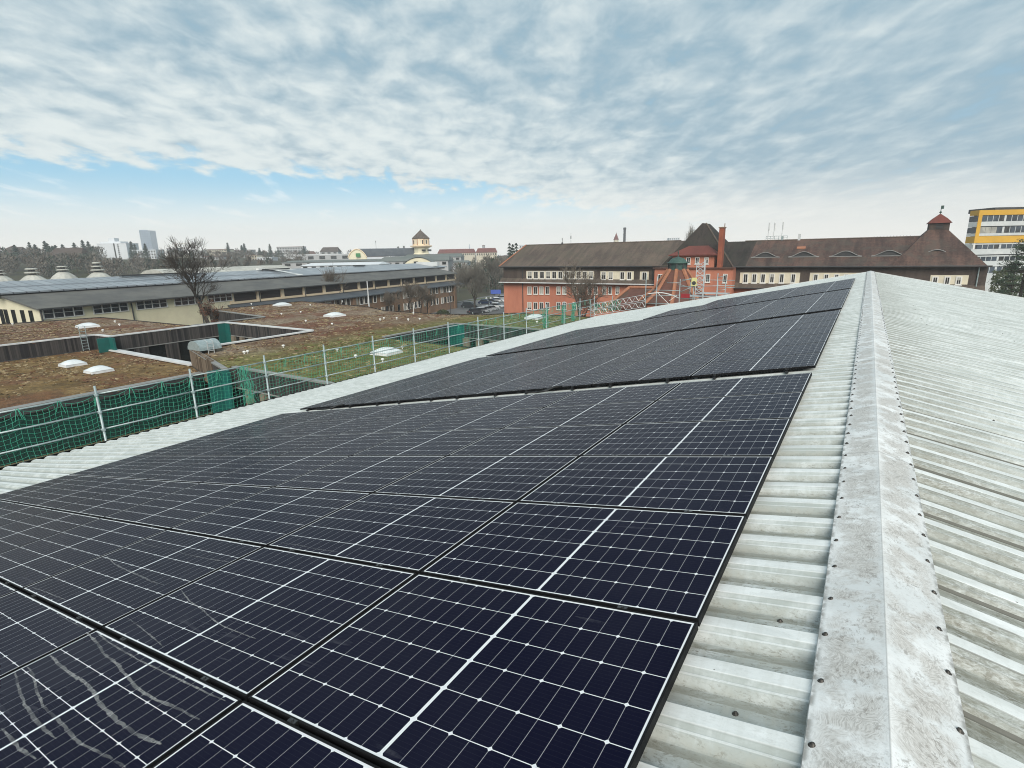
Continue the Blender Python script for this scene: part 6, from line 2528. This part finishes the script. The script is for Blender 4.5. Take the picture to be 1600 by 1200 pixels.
HB = [('villa', 72, 126, 404, 416, 330, 'block_grey', 'grey hillside house with long dark mansard roof below the conifers', 2, 9, 6.5, 'slate'),
      ('villa', 34, 66, 410, 420, 345, 'block_grey', 'long dim house with dark roof left of the mansard house', 2, 6, 4.5, 'slate'),
      ('villa', 2, 30, 396, 402, 420, 'block_grey', 'dark-roofed house at the far left end of the wooded rise', 1, 4, 5.0, 'slate'),
      ('apartment_house', 206, 243, 391, 409, 470, 'block_white', 'white stepped apartment house right of the tall white tower', 4, 9, None, 'block_white'),
      ('apartment_house', 323, 357, 390, 396, 620, 'block_cream', 'cream flat-roofed apartments on the skyline right of the tall bare tree', 2, 9, None, 'tile_dull'),
      ('apartment_house', 318, 350, 401, 414, 420, 'block_grey', 'grey apartment house beyond the glazed roof, below the cream skyline flats', 3, 7, None, 'tile_dull'),
      ('apartment_house', 362, 392, 391, 398, 640, 'block_grey', 'grey flat-roofed row on the skyline next to a cream one', 2, 8, None, 'tile_dull'),
      ('apartment_house', 385, 401, 399, 412, 430, 'block_cream', 'small cream block with orange base near the middle left', 3, 4, None, 'tile_dull'),
      ('apartment_house', 401, 424, 403, 414, 430, 'block_white', 'small white block with ribbon windows near the middle left', 3, 5, None, 'block_white'),
      ('apartment_house', 432, 473, 386, 398, 700, 'block_grey', 'brownish flat-roofed apartments on the skyline left of the barrel hall', 3, 10, None, 'tile_dull'),
      ('warehouse', 458, 548, 398, 407, 520, 'block_grey', 'long pale warehouse left of the barrel-roofed hall', 1, 5, None, 'roof_pale'),
      ('terrace_house', 500, 528, 393.5, 397, 560, 'block_grey', 'house with steep dark roof above the long pale warehouse', 1, 3, 4.8, 'slate'),
      ('terrace_row', 684, 742, 395.5, 400, 560, 'block_cream', 'long red-roofed terrace on the skyline right of the cream tower', 1, 18, 4.2, 'tile_red'),
      ('terrace_row', 744, 776, 394.5, 400, 520, 'block_cream', 'shorter red-roofed terrace near the left end of the orange building', 1, 9, 4.2, 'tile_red'),
      ('villa', 8, 14, 389, 394, 430, 'block_cream', 'small pale gabled house among trees at the very left', 1, 2, 2.5, 'tile_dull'),
      ('apartment_house', 260, 276, 388, 396, 640, 'block_grey', 'grey block half hidden behind the tall bare tree', 2, 4, None, 'tile_dull'),
      ('office_block', 1046, 1062, 372, 380, 900, 'block_white', 'pale high block far behind the orange building ridge, left of the steep roof', 3, 5, None, 'block_white'),
      ('apartment_house', 812, 822, 383.5, 392, 400, 'block_white', 'white flat block peeping over the left end of the orange building', 2, 3, None, 'block_white')]
for h in HB:
    far_block(h[0], h[1], h[2], h[3], h[4], h[5], h[6], h[7], h[8], h[9], h[10], h[11])
# grey and pale factory roofs in the middle distance
for (px0, px1, top, bot, D, wall, lab, pitch, rm) in ((470, 590, 414.5, 420, 230, 'block_white', 'white saw-roofed shed behind the workshop hall', 1.0, 'roof_pale'), (590, 700, 408, 416, 260, 'block_grey', 'grey-green sheet-roofed shed below the cream tower', 2.2, 'roof_green'),
                                                      (440, 600, 409, 416, 300, 'block_grey', 'long low grey-green shed behind the white saw-roofed one', 1.0, 'roof_green'), (690, 730, 410.5, 417, 280, 'block_white', 'low shed with bright white windows right of the cream tower', 1.0, 'roof_green'),
                                                      (630, 720, 402, 408, 330, 'block_grey', 'grey sheet-roofed workshop at the foot of the cream tower', 2.0, 'roof_green')):
    far_block('factory_shed', px0, px1, top, bot, D, wall, lab, 1, 9, pitch, rm, dep=24, pane='win_pale' if 'bright' in lab else 'win_pane')
# arched gable by the ridge of the hall
D = 250
t = thing('arched_shed', 'low shed with a pale segmental arched gable behind the far end of the workshop hall', 'shed', at(655, 410, D=D))
b = MB()
a, c = at(632, 412.5, D=D), at(676, 412.5, D=D)
e = (c - a)
pts = [a - Vector((0, 0, 4))]
for i in range(13):
    f_ = i / 12
    p = a.lerp(c, f_)
    pts.append(Vector((p.x, p.y, a.z + 2.7 * math.sin(math.pi * f_) ** .8)))
pts.append(c - Vector((0, 0, 4)))
b.face(pts)
b.build('gable', M['cream_light'], t)
b = MB()
ff = Vector((-e.y, e.x, 0)).normalized()
if ff.y < 0:
    ff = -ff
b.grid([[p + Vector((0, 0, .3)) - ff * .5 for p in pts[1:-1]], [p + Vector((0, 0, .3)) + ff * 20 for p in pts[1:-1]]])
b.build('roof', M['roof_green'], t)
b = MB()
m_ = a.lerp(c, .42)
b.box(m_.x - .8, m_.y - .8, m_.z - .3, m_.x + .8, m_.y + .2, m_.z + 1.2)
b.build('window', M['lead'], t)

# barrel-roofed hall with its green sign
D = 330
bh = thing('barrel_roof_hall', 'pale hall with dark barrel roof and a green sign on its arched gable', 'hall', at(600, 400, D=D))
a, c = at(545, 404.5, D=D), at(574, 404.5, D=D)
far1 = at(664, 402, D=D * 1.05)
axis = Vector((far1.x - c.x, far1.y - c.y, 0))
n = 14
arc = []
for i in range(n + 1):
    f_ = i / n
    p = a.lerp(c, f_)
    arc.append(Vector((p.x, p.y, a.z + 0.8 + 4.9 * math.sin(math.pi * f_) ** .75)))
b = MB()
b.face([Vector((a.x, a.y, -2))] + arc + [Vector((c.x, c.y, -2))])
b.build('gable', M['cream_light'], bh)
b = MB()
b.grid([[p + Vector((0, 0, .25)) - axis * .008 for p in arc], [p + Vector((0, 0, .25)) + axis for p in arc]])
b.build('roof', M['roof_blue'], bh)
b = MB()
wd = Vector((c.x, c.y, 0))
b.hexa([(c.x, c.y, -2), ((wd + axis).x, (wd + axis).y, -2), ((wd + axis).x + .2, (wd + axis).y + 1, -2), (c.x + .2, c.y + 1, -2), (c.x, c.y, c.z + 1.0), ((wd + axis).x, (wd + axis).y, c.z + 1.0), ((wd + axis).x + .2, (wd + axis).y + 1, c.z + 1.0), (c.x + .2, c.y + 1, c.z + 1.0)])
b.build('wall', M['block_white'], bh)
b = MB()
b.tube([p - axis * .01 for p in arc], .35, 5)
b.build('verge', M['tower_cream'], bh)
s0, s1 = at(556.2, 401.4, D=D - 1.5), at(562.8, 395.6, D=D - 1.5)
nv = Vector((s1.y - s0.y, s0.x - s1.x, 0)).normalized() * .15
b = MB()
b.hexa([(s0.x, s0.y, s0.z), (s1.x, s1.y, s0.z), (s1.x + nv.x, s1.y + nv.y, s0.z), (s0.x + nv.x, s0.y + nv.y, s0.z), (s0.x, s0.y, s1.z), (s1.x, s1.y, s1.z), (s1.x + nv.x, s1.y + nv.y, s1.z), (s0.x + nv.x, s0.y + nv.y, s1.z)])
sg = b.build('sign', M['green_sign'], bh)
b = MB()
for (u0, u1, v0, v1) in ((.22, .62, .30, .62), (.48, .78, .34, .56), (.30, .50, .58, .68)):
    q0, q1 = s0.lerp(s1, u0), s0.lerp(s1, u1)
    za_, zb2 = s0.z + (s1.z - s0.z) * v0, s0.z + (s1.z - s0.z) * v1
    off = -nv * (1.0 + u0)
    b.face([(q0.x + off.x, q0.y + off.y, za_), (q1.x + off.x, q1.y + off.y, za_), (q1.x + off.x, q1.y + off.y, zb2), (q0.x + off.x, q0.y + off.y, zb2)])
b.build('emblem', M['white'], sg)

# cream water tower with pyramid roof
D = 345
tc_ = at(658.5, 390, D=D)
px_m = D / FPX
wt = thing('water_tower', 'cream octagonal tower with dark pyramid roof rising over the factory roofs', 'tower', (tc_.x, tc_.y, 0))


def zpx(py):
    return at(658.5, py, D=D).z


ph = math.radians(62)
b = MB()
b.lathe((tc_.x, tc_.y, 0), [(px_m * 14.5, 0), (px_m * 14.0, zpx(397)), (px_m * 11.5, zpx(395)), (px_m * 12.0, zpx(387))], 8, phase=ph)
b.build('shaft', M['cream_light'], wt)
b = MB()
b.lathe((tc_.x, tc_.y, 0), [(px_m * 13.5, zpx(387.2)), (px_m * 18.0, zpx(385.2)), (px_m * 18.2, zpx(383.9)), (px_m * 13.0, zpx(383.4))], 8, phase=ph)
b.build('gallery', M['tower_cream'], wt)
b = MB()
b.lathe((tc_.x, tc_.y, 0), [(px_m * 13.2, zpx(384)), (px_m * 13.2, zpx(372.6))], 8, phase=ph)
dr = b.build('drum', M['tower_cream'], wt)
for k in range(8):
    a0 = ph + 2 * math.pi * (k + .5) / 8
    ap_ = px_m * 13.2 * math.cos(math.pi / 8)
    for s in (-1, 0, 1):
        b = MB()
        mt_ = Matrix.Translation((tc_.x + ap_ * math.cos(a0), tc_.y + ap_ * math.sin(a0), 0)) @ Matrix.Rotation(a0, 4, 'Z')
        b.box(-.1, s * 1.25 - .38, zpx(381.5), .07, s * 1.25 + .38, zpx(375.5), mtx=mt_)
        b.build('window', M['win_cream'] if (k + s) % 3 else M['win_pane'], dr)
    b = MB()
    mt_ = Matrix.Translation((tc_.x + px_m * 13.2 * math.cos(a0 + math.pi / 8), tc_.y + px_m * 13.2 * math.sin(a0 + math.pi / 8), 0))
    b.tube([mt_ @ Vector((0, 0, zpx(384))), mt_ @ Vector((0, 0, zpx(372.6)))], .22, 5)
    b.build('corner_rib', M['ridge_tile'], dr)
b = MB()
b.lathe((tc_.x, tc_.y, 0), [(px_m * 14.2, zpx(373.2)), (px_m * 14.6, zpx(372.4)), (px_m * 1.0, zpx(360.2)), (.1, zpx(358.2))], 8, phase=ph)
b.build('roof', M['tile_brown'], wt)
b = MB()
for px in (661, 670):
    p, q = at(px - 1, 392.5, D=D - px_m * 13), at(px + 1, 389.6, D=D - px_m * 13)
    b.box(min(p.x, q.x), p.y - .6, p.z, max(p.x, q.x), p.y + 2.5, q.z)
b.build('window', M['lead'], wt)

# far slim verticals on the skyline
def spire(name, px, bot, top, D, r0, r1, m, label, cat, cap=None):
    p, q = at(px, bot, D=D), at(px, top, D=D)
    t = thing(name, label, cat, (p.x, p.y, 0))
    b = MB()
    b.tube([(p.x, p.y, 0), (p.x, p.y, q.z)], [r0, r1], 8)
    b.build('shaft', M[m], t)
    if cap:
        b = MB()
        b.lathe((p.x, p.y, q.z), cap, 8)
        b.build('head', M['tile_red'] if cat == 'church tower' else M['lead'], t)
    return t


spire('factory_chimney', 975.5, 380, 356, 520, 1.5, 1.2, 'lead', 'tall dark factory chimney on the skyline behind the orange building', 'chimney', [(1.35, -2), (1.5, -1), (1.5, 0), (.9, .2)])
spire('church_tower', 962.5, 381, 374.5, 620, 3.0, 3.0, 'block_cream', 'small pale church tower with red pointed roof left of the dark chimney', 'church tower', [(3.4, -.1), (3.0, .6), (.15, 7.5), (.1, 9)])
spire('radio_mast', 892, 384, 365.5, 900, .5, .3, 'block_grey', 'thin grey radio mast on the skyline above the orange roof', 'mast', [(.9, -8), (.9, -4), (.4, -3.8), (.2, 1)])
spire('lattice_mast', 588, 391, 376, 900, .5, .3, 'block_grey', 'very thin mast on the skyline between barrel hall and cream tower', 'mast', [(.6, -3), (.6, -1), (.2, 0)])
spire('church_spire', 734, 391, 381, 1500, 3.0, .3, 'skyscraper', 'hazy distant church spire right of the cream tower', 'church spire', None)
p = at(756, 388, D=900)
far_block('gate_tower', 753.5, 757.5, 384, 392, 900, 'block_grey', 'short square brownish tower on the far skyline left of the orange building', 2, 2, 1.0, 'tile_dull', dep=5)
# construction crane far left, behind the bare tree
D = 800
p = at(275.5, 392, D=D)
t = thing('tower_crane', 'pale tower crane far away behind the tall bare tree', 'crane', (p.x, p.y, 0))
b = MB()
b.tube([(p.x, p.y, 0), (p.x, p.y, at(275.5, 380, D=D).z)], .6, 4)
b.build('mast', M['block_cream'], t)
b = MB()
b.tube([at(274.5, 381.3, D=D), at(290, 380.8, D=D)], .55, 4)
b.build('jib', M['block_cream'], t)

# ---------------------------------------------------------------- wooded rise and far woods
rn = random.Random(99)
CON = [(22, 384, 345), (45, 379.5, 400), (54, 383, 380), (69, 377.5, 400), (73, 381, 380), (86, 384, 400), (97, 383, 410), (115, 380, 420), (128, 376, 420), (137, 378, 430), (204, 378, 470), (210, 383, 470), (226, 381.5, 440), (355, 380, 560), (381, 381, 560), (377, 384, 540), (421, 382, 560), (474, 385, 600), (622, 386, 500), (631, 385, 500), (405, 388, 560)]
wrd = ['broad', 'slim', 'dark', 'ragged', 'tall', 'short', 'pointed']
for i, (px, top, D) in enumerate(CON):
    p = at(px, top, D=D)
    g = ground_h(p.x, p.y)
    h = min(max(6.0, p.z - g), 20)
    where = ('on the rise left of the white tower, %s from the left edge' % ['first', 'second', 'third', 'fourth', 'fifth', 'sixth', 'seventh', 'eighth', 'ninth', 'tenth'][i] if px < 150 else
             'beside the white tower, %s' % ('nearest to it' if i == 10 else 'a little lower right' if i == 11 else 'in front of the blue high-rise') if px < 230 else
             'on the skyline near the cream flats, %s' % ['left end', 'right end', 'between the two'][i - 13] if px < 382 else
             'above the small white block, taller' if i == 16 else 'above the long pale warehouse' if i == 17 else 'above the barrel hall, left of a pair' if i == 18 else 'above the barrel hall, right of a pair' if i == 19 else 'above the small white block, lower')
    conifer(Vector((p.x, p.y, p.z - h)), h, h * rn.uniform(.24, .38), 200 + i, 'dark conifer ' + where, n=620, leaf=1.2, group='conifers on the far skyline')
for i, px in enumerate((796, 806.5, 801)):
    D = 230
    p = at(px, 381 + (2 if i == 2 else 0), D=D)
    conifer(Vector((p.x, p.y, 0)), p.z, 4.2, 300 + i, 'dark pine top over the left end of the orange roof, %s' % ['left of three', 'right of three', 'middle of three'][i], n=420, leaf=.8, group='pine tops by the orange gable')

woods = MB()


def fuzzy(b, c, w, h, n, s, mi):
    """one bare far tree: a stem and many thin upright blades"""
    for i in range(n):
        a = rn.random() * 6.283
        f = rn.random()
        r = w * math.sqrt(rn.random()) * math.sin(math.pi * min(1, .18 + f * .80)) ** .7
        q = Vector((c.x + r * math.cos(a), c.y + r * math.sin(a), c.z + h * (.12 + .84 * f)))
        u = Vector((math.cos(a) * .5 + rn.uniform(-.5, .5), math.sin(a) * .5 + rn.uniform(-.5, .5), rn.uniform(.3, 1.2))).normalized() * s * rn.uniform(.6, 1.4)
        v = Vector((rn.uniform(-1, 1), rn.uniform(-1, 1), 0)).normalized() * s * .22
        b.face([q - v, q + v, q + u], mi)
    b.tube([c, c + Vector((0, 0, h * .7))], [h * .018, h * .008], 4, mi, caps=False)


def wood_belt(px0, px1, D0, D1, n, hmin, hmax, top=None, mix=(.5, .3, .2)):
    for i in range(n):
        px = rn.uniform(px0, px1)
        D = rn.uniform(D0, D1)
        p = at(px, 400, D=D)
        g = ground_h(p.x, p.y)
        h = rn.uniform(hmin, hmax)
        if top is not None:
            h = min(h, max(3.0, at(px, top + rn.uniform(-2, 4), D=D).z - g))
        mi = 0 if rn.random() < mix[0] else 1 if rn.random() < .6 else 2
        fuzzy(woods, Vector((p.x, p.y, g)), h * .36, h, 120 if D < 400 else 70, 1.0 + D * .0016, mi)


wood_belt(-30, 150, 250, 330, 60, 9, 14, 397)
wood_belt(-40, 160, 340, 470, 70, 10, 15, 387, (.35, .3, .3))
wood_belt(140, 330, 240, 330, 60, 9, 13, 405)
wood_belt(200, 480, 400, 560, 60, 9, 14, 393, (.45, .3, .2))
wood_belt(300, 470, 280, 360, 36, 7, 11, 407)
wood_belt(240, 640, 560, 900, 80, 9, 15, 390, (.3, .2, .5))
wood_belt(620, 820, 420, 700, 60, 8, 13, 392, (.4, .2, .4))
wood_belt(755, 830, 190, 320, 46, 11, 16, 400)
wood_belt(700, 760, 210, 300, 16, 8, 12, 408)
wood_belt(820, 1700, 300, 700, 90, 10, 15, 388)
wood_belt(1546, 1680, 150, 260, 30, 10, 15, 392, (.3, .2, .5))
o = woods.build('far_woods', [M['twig_grey'], M['twig'], M['conifer']])
o['kind'] = 'stuff'
# low town roofs far out, a carpet too small to count
town = MB()
for i in range(420):
    px = rn.uniform(-100, 1750)
    D = rn.uniform(620, 2200)
    p = at(px, 395, D=D)
    w, d_, h = rn.uniform(9, 26), rn.uniform(8, 12), rn.uniform(4, 8)
    g = ground_h(p.x, p.y)
    r = rn.random() * 3.14
    mt_ = Matrix.Translation((p.x, p.y, g)) @ Matrix.Rotation(r, 4, 'Z')
    town.box(-w / 2, -d_ / 2, 0, w / 2, d_ / 2, h, rn.randrange(2), mt_)
    q = [(-w / 2 - .3, -d_ / 2 - .3, h + .02), (w / 2 + .3, -d_ / 2 - .3, h + .02), (w / 2 + .3, d_ / 2 + .3, h + .02), (-w / 2 - .3, d_ / 2 + .3, h + .02), (-w / 2, -.1, h + 3.6), (w / 2, -.1, h + 3.6), (w / 2, .1, h + 3.6), (-w / 2, .1, h + 3.6)]
    town.hexa([mt_ @ Vector(x) for x in q], 2 + rn.randrange(2))
o = town.build('far_town', [M['block_grey'], M['block_cream'], M['tile_dull'], M['slate']])
o['kind'] = 'stuff'

# ---------------------------------------------------------------- the air itself
HZ = 0.00037
hm = bpy.data.materials.new('pale air')
hm.use_nodes = True
nt = hm.node_tree
nt.nodes.clear()
oo = nt.nodes.new('ShaderNodeOutputMaterial')
pvn = nt.nodes.new('ShaderNodeVolumePrincipled')
pvn.inputs['Color'].default_value = (0.93, 0.96, 1.0, 1)
pvn.inputs['Density'].default_value = HZ
nt.links.new(pvn.outputs[0], oo.inputs['Volume'])
b = MB()
b.box(-2600, -2600, -3, 2600, 2600, 125)
o = b.build('haze', hm)
o['kind'] = 'stuff'
